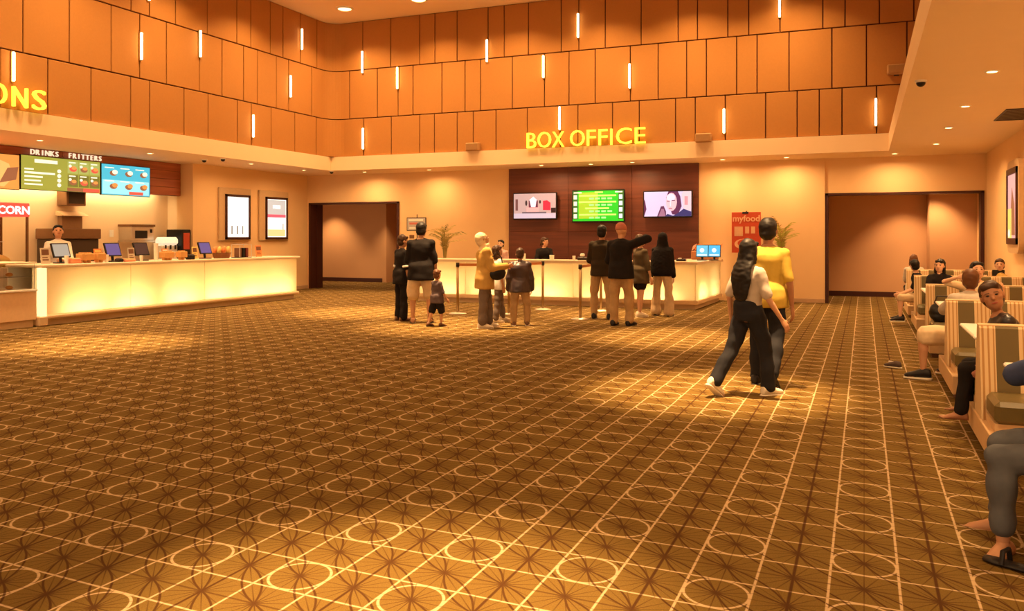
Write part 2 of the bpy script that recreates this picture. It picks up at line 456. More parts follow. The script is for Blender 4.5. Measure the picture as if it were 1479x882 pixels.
# ---- light bars on the panelled walls
M_bar = mat('light_bar_glow', (1, .9, .7), .5, emit=7.0, ecol=(1.0, .70, .36), var=0)
barsL = [(20, 75, 117), (204.8, 47, 86), (216, -38, .5), (290, 44, 82), (366.3, 165.6, 198), (420, 109, 140), (436.5, 41.5, 71.5)]
barsB = [(523, 74, 105), (524, 185, 215), (573.5, 97, 128), (703, 57, 89), (784.5, 80, 112), (808, 154, 187), (834.6, 19.3, 54), (909, 92, 127), (1045.5, 157, 192), (1125.9, -10, 24.4), (1265, 142, 181)]
for i, (u, a, b) in enumerate(barsL):
    p0 = on_x(u, a, XU + .05); p1 = on_x(u, b, XU + .05)
    t = thing('wall_light_bar', 'glowing vertical light bar on the left panelled wall, %s from the left end' % ORD[i], 'wall light', (XU, p0.y, p1.z), 0, 'light bars on the panelled walls')
    h = p0.z - p1.z
    MB().bbox(0.001, .03, -.03, .03, -.02, h + .02, .006).build('housing', M_brass, t)
    MB().bbox(.03, .065, -.022, .022, 0, h, .01).build('glow_tube', M_bar, t)
for i, (u, a, b) in enumerate(barsB):
    p0 = on_y(u, a, YU - .05); p1 = on_y(u, b, YU - .05)
    t = thing('wall_light_bar', 'glowing vertical light bar on the back panelled wall, %s from the left corner' % ORD[i], 'wall light', (p0.x, YU, p1.z), 0, 'light bars on the panelled walls')
    h = p0.z - p1.z
    MB().bbox(-.03, .03, -.03, -.001, -.02, h + .02, .006).build('housing', M_brass, t)
    MB().bbox(-.022, .022, -.065, -.03, 0, h, .01).build('glow_tube', M_bar, t)

# ---- yellow signs standing on the soffit ledge
def letter_sign(name, label, letters, fr, size, d):
    t = thing(name, label, 'sign', fr.p(0, 0, d))
    inv = Matrix.Translation(-fr.p(0, 0, d))
    for ch, a0, a1, b in letters:
        me = text_mesh(ch, size, .06, -.004, 'LEFT')
        xs = [v.co.x for v in me.vertices]; ys = [v.co.y for v in me.vertices]
        w = max(xs) - min(xs); hh = max(ys) - min(ys)
        sxx = (a1 - a0) / w if w > .08 else 1
        me.transform(Matrix.Diagonal((sxx, 1, 1, 1)) @ Matrix.Translation((-min(xs), -min(ys), 0)))
        me.transform(inv @ fr.mtx(a0, b, d))
        o = bpy.data.objects.new('letter', me); COL.objects.link(o); me.materials.append(M_gold); o.parent = t
    return t
fb = Fr((0, YU - .08, ZF), RX)
def lx(u, v=205): return on_y(u, v, YU - .12).x
ls = [(c, lx(a), lx(b), .005) for c, a, b in (('B', 761, 774), ('O', 776.5, 795.5), ('X', 797.5, 814.5), ('O', 823.5, 844), ('F', 847.5, 860), ('F', 864.5, 877), ('I', 881.5, 885), ('C', 890, 912), ('E', 917, 932))]
letter_sign('box_office_sign', 'yellow BOX OFFICE letters standing on the ledge over the counter', ls, fb, .55, .03)
fl_ = Fr((XU + .08, 0, ZF), RY)
def ly(u, v=150): return on_x(u, v, XU + .12).y
ls = [(c, ly(a), ly(b), .05) for c, a, b in (('O', -14, 10), ('N', 19, 40), ('S', 48, 66.5))]
letter_sign('concessions_sign', 'yellow ONS letters on the ledge at the left edge', ls, fl_, .50, .03)

# ---- downlights
ringm = MB(); 
for k in range(20):
    a0, a1 = 2 * pi * k / 20, 2 * pi * (k + 1) / 20
    ringm.add([(r * cos(a), r * sin(a), z) for r, z in ((.075, -.002), (.055, -.010)) for a in (a0, a1)] + [(.075 * cos(a), .075 * sin(a), 0) for a in (a0, a1)],
              [(0, 1, 3, 2), (4, 5, 1, 0)])
ring_me = ringm.mesh('trim_ring', True); ring_me.materials.append(M_white)
lens_me = MB().tube((0, 0, -.004), .055, (0, 0, -.001), .055, 16).mesh('lens'); lens_me.materials.append(M_lampwhite)
def downlight(loc, label, s=1.0, group='recessed downlights'):
    t = thing('downlight', label, 'ceiling light', loc, 0, group)
    for n, me in (('trim_ring', ring_me), ('lens', lens_me)):
        o = bpy.data.objects.new(n, me); COL.objects.link(o); o.parent = t
    t.scale = (s, s, s)
for i, (x, y) in enumerate(SOFF): downlight((x, y, ZC), 'recessed downlight in the low ceiling over the booths, %s from the camera' % ORD[i])
for i, (x, y) in enumerate(BACKS): downlight((x, y, ZC), 'recessed downlight in the back soffit, %s from the left' % ORD[i])
for i, (x, y) in enumerate(LEFTS): downlight((x, y, ZC), 'recessed downlight in the soffit over the concession counter, %s from the left' % ORD[i])
for i, (x, y) in enumerate(HIGH): downlight((x, y, ZT), 'large recessed downlight in the high ceiling, %s along the panelled walls' % ORD[i], 3.0, 'high ceiling downlights')
for i, (x, y) in enumerate(MID_FILL): downlight((x, y, ZT), 'large added fill downlight in the middle of the high ceiling, %s in the grid' % ORD[i], 3.0, 'high ceiling downlights')
def domecam(loc, label):
    t = thing('dome_camera', label, 'camera', loc)
    MB().tube((0, 0, -.025), .06, (0, 0, 0), .065, 16).build('mount', M_white, t)
    MB().ell((0, 0, -.03), (.05, 0, 0), (0, .05, 0), (0, 0, .045)).build('dome', M_black, t, True)
for (u, v, l) in ((1330, 116, 'black dome camera on the low ceiling over the booths'), (322, 228.5, 'black dome camera in the left soffit nearer the corner'),
                  (295, 230, 'black dome camera in the left soffit beside the menu bulkhead'), (479, 247, 'black dome camera in the soffit above the left doorway')):
    p = on_z(u, v, ZC); domecam((p.x, p.y, ZC), l)
g = on_z(1462, 165, ZC)
t = thing('air_vent', 'grey slatted air vent in the low ceiling by the right wall', 'vent', (g.x, g.y, ZC))
MB().box(-.14, .22, -.62, -.60, -.015, 0).box(-.14, .22, .60, .62, -.015, 0).box(-.16, -.14, -.62, .62, -.015, 0).box(.22, .24, -.62, .62, -.015, 0).build('frame', M_dark, t)
sl = MB().box(-.14, .22, -.012, .012, -.012, -.004).mesh('slat'); 
for k in range(12): link('slat', sl, M_dark, t, (0, -.55 + .1 * k, 0))
for u, v, l in ((683, 212, 'beige speaker box on the back panels left of the sign'), (1016, 199, 'beige speaker box on the back panels right of the sign'), (1295, 100, 'dark beige speaker box high at the right end of the panels')):
    p = on_y(u, v, YU - .1)
    t = thing('wall_speaker', l, 'speaker', (p.x, YU, p.z))
    MB().bbox(-.18, .18, -.17, -.01, -.10, .10, .02).build('cabinet', mat('speaker_beige', (.42, .22, .08), .6), t)
    MB().bbox(-.15, .15, -.18, -.17, -.08, .08, .004).build('grille', mat('speaker_grille', (.33, .17, .06), .8), t)
    MB().box(-.05, .05, -.012, -.001, -.12, .12).build('bracket', M_dark, t)

# ================================================================== lit counters
def translucent(name, col):
    m = bpy.data.materials.new(name); m.use_nodes = True; nt = m.node_tree
    for n in list(nt.nodes):
        if n.type == 'BSDF_PRINCIPLED': nt.nodes.remove(n)
    out = [n for n in nt.nodes if n.type == 'OUTPUT_MATERIAL'][0]
    a = nt.nodes.new('ShaderNodeBsdfTranslucent'); d = nt.nodes.new('ShaderNodeBsdfDiffuse'); mx = nt.nodes.new('ShaderNodeMixShader')
    nz = nt.nodes.new('ShaderNodeTexNoise'); nz.inputs['Scale'].default_value = 2; cr = nt.nodes.new('ShaderNodeMix'); cr.data_type = 'RGBA'
    cr.inputs['A'].default_value = tuple(c * .96 for c in col) + (1,); cr.inputs['B'].default_value = col + (1,)
    nt.links.new(nz.outputs['Fac'], cr.inputs['Factor'])
    nt.links.new(cr.outputs['Result'], a.inputs['Color']); d.inputs['Color'].default_value = (.8, .66, .42, 1)
    mx.inputs[0].default_value = .45
    nt.links.new(a.outputs[0], mx.inputs[1]); nt.links.new(d.outputs[0], mx.inputs[2]); nt.links.new(mx.outputs[0], out.inputs['Surface'])
    return m
M_acr = translucent('backlit_acrylic', (.95, .88, .70))
M_top = mat('counter_top_stone', (.74, .58, .40), .35, var=.06, scale=40)
M_mould = mat('counter_moulding', (.66, .47, .27), .45)
M_cav = mat('counter_inside', (.85, .8, .7), .8)
GLOW = (1.0, .80, .46)

# concession counter (front faces +X)
CXF, CY0, CY1 = -12.75, 10.0, 16.98
ct = thing('concession_counter', 'long cream concession counter with glowing front panels on the left', 'counter', (CXF, CY0, 0))
LC = CY1 - CY0
MB().box(-.80, -.78, .03, LC - .02, 0, .98).build('back_panel', M_cav, ct)
MB().box(-.36, -.34, .15, LC - .02, .18, .98).build('inner_panel', M_cav, ct)
MB().box(-.78, -.02, LC - .02, LC, .16, .98).build('end_panel', M_acr, ct)
MB().bbox(-.85, .06, .02, LC + .05, .98, 1.035, .012).build('countertop', M_top, ct)
MB().bbox(-.80, .06, .12, LC + .02, .11, .19, .025).build('base_moulding', M_mould, ct)
MB().bbox(-.76, -.05, .08, LC - .06, 0, .11, .006).build('plinth', M_mould, ct)
MB().bbox(-.05, .035, -.01, .13, .15, .98, .012).build('end_post', mat('counter_post_lit', (.9, .78, .52), .4, emit=.55, ecol=(1, .78, .42)), ct)
MB().bbox(-.06, .05, -.03, .15, 0, .17, .02).build('post_foot', M_mould, ct)
j = [.13, 1.92, 3.85, LC - .02]
for a, b in zip(j[:-1], j[1:]): MB().bbox(-.02, 0, a + .004, b - .004, .19, .98, .003).build('light_panel', M_acr, ct)
for yy in (.9, 1.95, 3.2, 4.3, 5.3, 6.3):
    o = area('counter_light', (CXF - .24, CY0 + yy, .24), 11, .05, .75, rot=(0, radians(-108), 0), spread=170, color=GLOW)

# box office counter (front faces -Y)
BX0, BX1, BYF = -9.75, -3.2, 17.5
bt = thing('box_office_counter', 'cream box office counter with glowing front below the screens', 'counter', (BX0, BYF, 0))
W = BX1 - BX0; DP = 2.6
MB().box(.05, W - .05, .88, .90, 0, .93).build('back_panel', M_cav, bt)
MB().box(.03, W - .32, .34, .36, .18, .93).build('inner_panel', M_cav, bt)
MB().box(W - .32, W - .30, .34, DP, .18, .93).build('inner_panel', M_cav, bt)
# L-shaped top
MB().prism([(-.05, -.05, .93), (W + .05, -.05, .93), (W + .16, DP, .93), (W - .75, DP, .93), (W - .75, .92, .93), (-.05, .92, .93)], (0, 0, .055)).build('countertop', M_top, bt)
MB().prism([(-.02, -.05, .11), (W + .05, -.05, .11), (W + .14, DP, .11), (W - .7, DP, .11), (W - .7, .85, .11), (-.02, .85, .11)], (0, 0, .075)).build('base_moulding', M_mould, bt)
MB().prism([(.05, .03, 0), (W - .03, .03, 0), (W + .06, DP, 0), (W - .7, DP, 0), (W - .7, .8, 0), (.05, .8, 0)], (0, 0, .11)).build('plinth', M_mould, bt)
j = [0, 1.3, 2.6, 3.9, 5.2, W - .015]
for a, b in zip(j[:-1], j[1:]): MB().bbox(a + .003, b - .003, 0, .02, .185, .93, .003).build('light_panel', M_acr, bt)
MB().prism([(W - .02, .01, .185), (W, 0, .185), (W + .10, DP, .185), (W + .08, DP, .185)], (0, 0, .745)).build('light_panel', M_acr, bt)
for k, xx in enumerate((.7, 1.95, 3.25, 4.55, 5.75)):
    area('counter_light', (BX0 + xx, BYF + .24, .24), 11, .75, .05, rot=(radians(-108), 0, 0), spread=170, color=GLOW)
for yy in (.75, 1.9):
    area('counter_light', (BX1 - .20, BYF + yy, .24), 6, .05, .8, rot=(0, radians(-108), 0), spread=170, color=GLOW)

# display case left of the concession counter
dc = thing('display_case', 'glass food display case at the left end of the concession counter', 'display case', (CXF, 8.3, 0))
M_glass = mat('clear_glass', (.95, .95, .92), .05, trans=1.0, var=0, spec=.5)
MB().bbox(-.80, .0, 0, 1.66, .12, .60, .01).build('cabinet', mat('case_cream', (.78, .54, .32), .5), dc)
MB().bbox(-.76, -.05, .02, 1.64, 0, .12, .006).build('plinth', M_mould, dc)
MB().bbox(-.80, .03, 0, 1.66, .60, .635, .006).build('deck', M_white, dc)
MB().box(-.03, -.024, .02, 1.64, .635, 1.06).build('front_pane', M_glass, dc)
MB().box(-.78, -.03, 1.634, 1.64, .635, 1.06).build('side_pane', M_glass, dc)
MB().box(-.72, -.05, .02, 1.63, .84, .848).build('glass_shelf', M_glass, dc)
MB().bbox(-.80, .01, 0, 1.66, 1.06, 1.085, .006).build('top_ledge', M_top, dc)
MB().prism([(-.75, .02, 1.09), (-.10, .02, 1.09), (-.14, .02, 1.38), (-.5, .02, 1.42), (-.75, .02, 1.42)], (0, .006, 0)).build('end_pane', M_glass, dc)
MB().box(-.75, -.5, .02, 1.45, 1.415, 1.43).build('lamp_rail', M_chrome, dc)
MB().box(-.04, -.018, .70, .71, .635, 1.06).build('pane_joint', M_dark, dc)
area('display_case_light', (CXF - .6, 9.1, 1.405), 5, .1, 1.2, color=(1, .8, .45))
random.seed(3)
def bun(x, y, z, r, c, label):
    b = MB().ell((0, 0, r * .6), (r * 1.2, 0, 0), (0, r, 0), (0, 0, r * .6), 10, 6).build('pastry', c, None, True, (x, y, z)); tag(b, label, 'pastry', 'pastries in the display case')
cA = mat('baked_crust', (.55, .25, .07), .6); cB = mat('baked_dark', (.2, .06, .03), .6); cC = mat('icing_pale', (.8, .7, .55), .5)
for sh, z in (('lower', .636), ('upper', .849)):
    for k in range(5):
        bun(CXF - .22 - .2 * (k % 2), 8.75 + .22 * k, z, .055, (cA, cB, cC)[(k + len(sh)) % 3], '%s small pastry on the %s shelf of the display case' % (ORD[k], sh))
# warm food tray on top
t = thing('serving_tray', 'steel tray of snacks on top of the display case', 'tray', (CXF - .40, 9.0, 1.087))
MB().bbox(-.18, .18, -.3, .3, 0, .05, .012).build('tray', M_chrome, t)
MB().ell((0, -.05, .06), (.14, 0, 0), (0, .22, 0), (0, 0, .10)).build('snack_heap', mat('popcorn_yellow', (.85, .6, .2), .8, bump=.6, scale=60), t, True)

# ================================================================== concession back area
bh = thing('menu_bulkhead', 'red brown plank bulkhead above the concession counter carrying the menus', 'bulkhead', (-15.36, 6.0, 2.499))
M_plank = wood('red_plank', (.30, .075, .028), (.42, .12, .045), 2.2, 'Y', .45)
MB().box(-.20, -.02, 0, 9.88, 0, ZC - 2.501).build('core', M_joint, bh)
for k in range(4):
    for a, b in ((0, 3.3), (3.3, 6.6), (6.6, 9.88)):
        MB().bbox(-.02, 0, a + .003, b - .003, .195 * k + .003, .195 * k + .190, .004).build('plank', M_plank, bh)
def menu(label, y0, y1, z0, z1, mbase):
    t = thing('menu_screen', label, 'menu board', (-15.36, y0, z0)); fr = Fr((.01, 0, 0), RY)
    fr.slab(MB(), 0, 0, y1 - y0, z1 - z0, 0, .05).build('case', M_black, t)
    s = fr.slab(MB(), .012, .012, y1 - y0 - .012, z1 - z0 - .012, .05, .055).build('screen', mbase, t)
    return t, fr, s
eG = em('menu_green', (.26, .25, .035), 1.2); eG2 = em('menu_green_dark', (.15, .13, .02), 1.1); eB = em('menu_blue', (.06, .40, .52), 1.1); eB2 = em('menu_blue_light', (.25, .58, .62), 1.2)
eW = em('print_white', (.9, .8, .55), 1.1); eR = em('print_red', (.75, .09, .05), 1.0); eO = em('print_orange', (.72, .26, .06), 1.0); eBr = em('print_brown', (.28, .10, .04), 1.0)
# green menu
t, fr, s = menu('green digital menu screen with a text list and six dish pictures', 11.60, 13.48, 2.44, 3.13, eG)
mb = MB(); fr.slab(mb, .30, .55, .82, .62, .055, .058)
for k, (w, h) in enumerate(((.20, .03), (.68, .04), (.40, .035), (.36, .03), (.40, .03))): fr.slab(mb, .08, .40 - .075 * k, .08 + w, .40 - .075 * k + h, .055, .058)
for k in range(4): fr.disc(mb, .86, .41 - .095 * k, .045, .04, .055, .058)
mb.build('menu_print', eW, s)
for r in range(2):
    for c in range(3):
        a, b = 1.06 + .27 * c, .39 - .28 * r
        fr.slab(MB(), a, b, a + .25, b + .25, .055, .057).build('dish_picture', eG2 if r else em('menu_green_pale', (.30, .32, .08), 1.2), s)
        mb = MB(); fr.disc(mb, a + .13, b + .09, .09, .055, .057, .059); mb.build('dish', eBr if (r + c) % 2 else eR, s)
        mb = MB(); fr.disc(mb, a + .15, b + .115, .06, .035, .059, .061); mb.build('dish', eO, s)
        mb = MB(); fr.disc(mb, a + .06, b + .15, .035, .03, .057, .059); fr.slab(mb, a + .03, b + .21, a + .19, b + .235, .057, .059); mb.build('menu_print', eW, s)
fr.slab(MB(), 1.05, .015, 1.44, .09, .055, .058).build('menu_print', eBr, s)
fr.slab(MB(), 1.44, .015, 1.85, .09, .055, .058).build('menu_print', eR, s)
# blue menu
t, fr, s = menu('bright blue digital menu screen with six dish pictures', 13.50, 14.86, 2.42, 3.11, eB)
fr.slab(MB(), .03, .03, 1.32, .34, .055, .056).build('menu_print', eB2, s)
for r in range(2):
    for c in range(3):
        a, b = .12 + .42 * c, .43 - .29 * r
        mb = MB(); fr.disc(mb, a + .20, b + .06, .10, .06, .056, .058); mb.build('dish', eBr, s)
        mb = MB(); fr.disc(mb, a + .24, b + .085, .075, .05, .058, .060); mb.build('dish', eW if r == 0 else eO, s)
        mb = MB(); fr.slab(mb, a - .03, b + .165, a + .22, b + .185, .056, .058); mb.build('menu_print', eW, s)
mb = MB(); fr.slab(mb, .75, .03, 1.15, .10, .056, .058); mb.build('menu_print', eR, s)
# orange picture menu at the frame edge
t, fr, s = menu('orange picture menu screen at the left edge beside the green menu', 9.7, 11.58, 2.42, 3.11, em('menu_orange', (.70, .25, .05), 1.1))
mb = MB(); fr.poly(mb, [(1.0, .1), (1.55, .05), (1.75, .25), (1.65, .5), (1.3, .62), (1.05, .4)], .055, .058); mb.build('dish', em('menu_bread', (.80, .42, .12), 1.0), s)
mb = MB(); fr.poly(mb, [(1.45, .12), (1.8, .2), (1.85, .45), (1.62, .42)], .058, .060); mb.build('dish', eBr, s)
# DRINKS / FRITTERS
fr = Fr((-15.29, 0, 3.135), RY)
for word, y0, y1, lab in (('DRINKS', 11.80, 12.46, 'white DRINKS letters above the green menu screen'), ('FRITTERS', 12.66, 13.52, 'white FRITTERS letters above the dish pictures')):
    t = thing('menu_sign', lab, 'sign', (-15.29, y0, 3.14))
    w = (y1 - y0) / len(word)
    for k, ch in enumerate(word):
        me = text_mesh(ch, .15, .03, .0, 'CENTER'); me.transform(Matrix.Translation((0, -y0, -3.14)) @ Matrix.Translation((15.29, 0, 0)) @ fr.mtx(y0 + w * (k + .5), .012, 0))
        o = bpy.data.objects.new('letter', me); COL.objects.link(o); me.materials.append(em('letter_white', (.95, .75, .5), .8)); o.parent = t

# back counter and machines
kb = thing('back_counter', 'steel back counter along the concession wall', 'counter', (XA, 9.0, 0))
MB().bbox(0.005, .62, 0, 6.6, .1, .86, .01).build('cabinet', M_chrome, kb)
MB().bbox(0.005, .66, -.02, 6.62, .86, .90, .008).build('worktop', M_chrome, kb)
M_brownsteel = mat('brown_steel', (.20, .10, .045), .45, .3)
def onA(u, v, dx=.0): return on_x(u, v, XA + dx)
t = thing('microwave_oven', 'steel microwave oven on a wall shelf behind the counter', 'oven', (XA, on_x(190, 336, XA + .40).y, 1.38))
MB().bbox(.002, .40, 0, .66, .04, .36, .01).build('case', M_chrome, t)
MB().bbox(.40, .41, .10, .46, .09, .27, .004).build('window', M_black, t)
MB().box(.40, .41, .54, .60, .22, .30).build('control_panel', M_black, t)
MB().box(.002, .42, -.02, .68, .36, .41).build('shelf_over', M_brownsteel, t)
MB().box(.002, .42, -.02, .68, .0, .04).build('shelf', M_chrome, t)
t = thing('duct_box', 'brown extractor box high on the concession wall', 'extractor', (XA, on_x(88, 285, XA + .30).y + .14, 2.17))
MB().bbox(.002, .30, 0, .48, 0, .31, .01).build('case', M_brownsteel, t); MB().box(.30, .305, .05, .43, .04, .27).build('grille', M_dark, t)
t = thing('fryer_hood', 'brown fryer with a raised splash panel on the back counter', 'fryer', (XA, on_x(60, 340, XA + .60).y + .32, .90))
MB().bbox(.05, .55, 0, 1.10, .0, .56, .015).build('body', mat('fryer_dark', (.06, .035, .02), .5), t)
MB().bbox(.03, .60, -.02, 1.12, .56, .775, .015).build('rail', M_brownsteel, t)
MB().bbox(.03, .16, .50, 1.02, .775, 1.05, .01).build('splash_panel', mat('panel_brown', (.25, .13, .06), .4), t)
MB().prism([(.03, .45, 1.05), (.30, .45, 1.05), (.03, .45, 1.16)], (0, .62, 0)).build('sloped_hood', mat('hood_tan', (.62, .40, .22), .5), t)
t = thing('ice_dispenser', 'white lit drink dispenser on the back counter by the side wall', 'dispenser', (XA + .42, 15.08, .90))
MB().bbox(.0, .22, 0, .5, 0, .40, .02).build('body', M_white, t)
MB().bbox(-.02, .26, -.02, .52, .40, .60, .06).build('hood', mat('dispenser_white', (.9, .85, .75), .4, emit=.35, ecol=(1, .85, .6)), t)
for k in range(3): MB().tube((.24, .1 + .15 * k, .31), .02, (.24, .1 + .15 * k, .41), .02, 8).build('nozzle', M_dark, t)
t = thing('drinks_machine', 'dark red drinks machine beside the white dispenser', 'drinks machine', (-15.5, 15.62, .90))
MB().bbox(-.05, .45, -.02, .26, 0, .78, .015).build('case', M_black, t)
MB().bbox(.45, .46, .02, .22, .30, .70, .004).build('front_picture', mat('machine_red', (.5, .07, .03), .5), t)
for (u0, u1, v0, v1, l) in ((172, 182, 331, 342, 'pale notice pinned left of the microwave'), (158, 164, 332, 342, 'small cream notice on the concession wall')):
    a = onA(u0, v1); b = onA(u1, v0)
    o = MB().bbox(0.001, .006, 0, b.y - a.y, 0, b.z - a.z, .001).build('wall_notice', M_white, None, False, (XA, a.y, a.z)); tag(o, l, 'notice')

# popcorn machine
t = thing('popcorn_machine', 'glass popcorn machine with a red lit sign at the left edge', 'popcorn machine', (-14.2, 9.90, 0))
MB().bbox(-.75, 0, 0, 1.04, 0, .95, .01).build('cabinet', M_chrome, t)
for (x, y) in ((-.03, .02), (-.03, 1.02), (-.73, .02), (-.73, 1.02)): MB().box(x - .018, x + .018, y - .018, y + .018, .95, 1.87).build('corner_post', M_brownsteel, t)
MB().box(-.02, -.014, .04, 1.0, .97, 1.86).build('front_pane', M_glass, t)
sg = MB().bbox(-.75, .02, 0, 1.04, 1.87, 2.12, .012).build('sign_box', mat('sign_red', (.6, .05, .03), .4, emit=.45, ecol=(.9, .09, .06)), t)
text_on(Fr((.03, 0, 0), RY), 'POPCORN', .20, .52, 1.92, 0, em('popcorn_white', (1, .85, .85), 1.3), sg, bold=.006, sx=1.08)
MB().ell((-.38, .5, 1.05), (.30, 0, 0), (0, .42, 0), (0, 0, .16)).build('popcorn_heap', mat('popcorn_yellow', (.85, .6, .2), .8), t, True)
MB().tube((-.38, .5, 1.55), .14, (-.38, .5, 1.70), .16).build('kettle', M_chrome, t)

# ---- things on the concession counter
CT = 1.035
def cpt(u, dx=-.25):
    p = on_x(u, 370, CXF + dx); return (p.x, p.y)
def px2m(u0, u1, dx=-.25): return on_x(u1, 370, CXF + dx).y - on_x(u0, 370, CXF + dx).y
def pos(u, label, scol, dx=-.30):
    x, y = cpt(u, dx); t = thing('register_screen', label, 'monitor', (x, y, CT), 0, 'register screens on the concession counter')
    MB().bbox(-.10, .08, -.10, .10, 0, .02, .006).build('base', M_black, t)
    MB().tube((-.02, 0, .02), .025, (-.04, 0, .16), .025, 10).build('stand', M_black, t)
    fr = Fr((.0, -.17, .10), RY, (-.35, 0, 1))
    h = fr.slab(MB(), 0, 0, .34, .26, 0, .03).build('case', M_black, t)
    fr.slab(MB(), .018, .018, .322, .242, .03, .033).build('screen', scol, h)
def signh(u, label, c, w=.17, h=.25, dx=-.2, accent=None):
    x, y = cpt(u, dx); t = thing('sign_holder', label, 'sign holder', (x, y, CT), 0, 'sign holders on the concession counter')
    fr = Fr((0, -w / 2, .01), RY, (-.12, 0, 1))
    MB().box(-.08, .03, -w / 2, w / 2, 0, .01).build('foot', M_white, t)
    q = fr.slab(MB(), 0, 0, w, h, 0, .008).build('card', c, t)
    if accent:
        mb = MB(); fr.slab(mb, .02, h * .55, w - .02, h * .9, .008, .010); fr.slab(mb, .03, h * .2, w - .03, h * .28, .008, .010); fr.slab(mb, .03, h * .36, w - .05, h * .42, .008, .010); mb.build('print', accent, q)
def carrier(u, label, dx=-.15, n=3):
    x, y = cpt(u, dx); t = thing('cup_carrier', label, 'cup carrier', (x, y, CT), 0, 'cardboard cup carriers on the concession counter')
    c = mat('carrier_card', (.62, .33, .11), .7)
    MB().bbox(-.08, .08, -.085 * n / 2 - .01, .085 * n / 2 + .01, .05, .17, .012).build('tray', c, t)
    for k in range(n):
        MB().tube((0, .085 * (k - (n - 1) / 2), 0), .030, (0, .085 * (k - (n - 1) / 2), .19), .041, 12).build('cup', c, t)
M_card = mat('card_grey', (.55, .47, .36), .5); M_cardy = mat('card_yellow', (.72, .52, .16), .5); M_cardo = mat('card_orange', (.75, .25, .08), .5); M_ink = mat('ink_brown', (.16, .07, .04), .6); M_pink = mat('box_salmon', (.75, .30, .16), .5)
sBlue = em('register_blue', (.10, .07, .22), .9); sPale = em('register_pale', (.36, .35, .30), .7); sDark = em('register_dark', (.06, .025, .02), .7)
signh(66, 'grey acrylic price sign at the left end of the concession counter', M_card, .18, .27, -.15, M_ink)
pos(89, 'register with a pale lit screen in front of the attendant', sPale)
pos(164, 'register with a purple screen left of the microwave', sBlue)
pos(205, 'register with a dark screen right of the microwave', sDark)
pos(297, 'register with a violet screen near the right end of the counter', sBlue)
signh(142, 'orange promotional card between the cup carriers and a register', M_cardo, .17, .24, -.35, M_cardy)
signh(190, 'grey acrylic price sign in the middle of the counter', M_card, .16, .25, -.2, M_ink)
signh(239, 'orange promotional card behind the right cup carriers', M_cardo, .17, .22, -.4, M_white)
signh(282, 'yellow green promotional card right of the cup carriers', M_cardy, .15, .25, -.3, M_ink)
signh(374, 'orange card with a dark emblem at the right end of the counter', M_cardo, .20, .26, -.25, M_ink)
carrier(123, 'three-cup tan cardboard carrier nearest the attendant')
carrier(143, 'smaller tan cup carrier beside the orange card', -.15, 2)
carrier(241, 'three-cup tan cardboard carrier in front of the drink dispenser')
carrier(262, 'two-cup tan carrier left of the black box', -.15, 2)
def cup(u, label, dx=-.12, h=.13, r=.035, c=M_white):
    x, y = cpt(u, dx); t = thing('paper_cup', label, 'cup', (x, y, CT), 0, 'cups on the counters')
    MB().tube((0, 0, 0), r * .8, (0, 0, h), r, 14).build('cup_body', c, t); MB().tube((0, 0, h), r * 1.06, (0, 0, h + .012), r * .98, 14).build('lid', M_white, t)
cup(96, 'white cup with a lid beside the pale register'); cup(154, 'white cup left of the purple register')
cup(204, 'small white cup in front of the dark register', -.1, .10, .03)
cup(225, 'tall white cup stack beside the drink dispenser', -.2, .33, .045)
for u, w, h, l, c in ((107, .20, .09, 'salmon pink snack box below the pale register', M_pink), (275, .13, .10, 'small black box right of the cup carriers', M_black), (185, .26, .05, 'low pile of pink leaflets on the counter', M_pink), (172, .10, .06, 'flat dark card reader right of the purple register', M_black)):
    x, y = cpt(u, -.12); t = thing('snack_box', l, 'box', (x, y, CT))
    MB().bbox(-.07, .07, -w / 2, w / 2, 0, h, .012).build('box_body', c, t); MB().bbox(-.05, .05, -w / 2 + .02, w / 2 - .02, h, h + .008, .003).build('top_flap', M_cardy if c is not M_black else M_dark, t)
x, y = cpt(320, -.3); t = thing('snack_basket', 'brown basket full of yellow snack bags on the counter', 'basket', (x, y, CT))
MB().loft([((0, 0, 0), (.13, 0, 0), (0, .2, 0)), ((0, 0, .12), (.16, 0, 0), (0, .24, 0))], 16).build('basket', mat('wicker', (.20, .08, .03), .8, bump=.5, scale=60), t)
for k in range(6): MB().ell((.06 * (k % 2) - .03, -.18 + .07 * k, .17), (.05, 0, .02), (0, .055, .02), (0, 0, .09), 10, 7).build('snack_bag', M_cardy if k % 3 else M_cardo, t, True)
x, y = cpt(349, -.3); t = thing('acrylic_box', 'clear acrylic box of dark packets near the counter end', 'box', (x, y, CT))
MB().box(-.12, .12, -.2, .2, 0, .012).build('base', M_black, t)
fr = MB()
for (a, b) in ((-.12, -.2), (-.12, .19), (.11, -.2), (.11, .19)): fr.box(a, a + .01, b, b + .01, .012, .30)
fr.box(-.12, .12, -.2, .2, .295, .302).build('acrylic_shell', mat('acrylic_edge', (.7, .65, .6), .2), t)
for k in range(3): MB().bbox(-.08, .08, -.16 + .11 * k, -.08 + .11 * k, .012, .22, .01).build('packet', (M_ink, M_black, mat('packet_maroon', (.2, .04, .03), .5))[k], t)

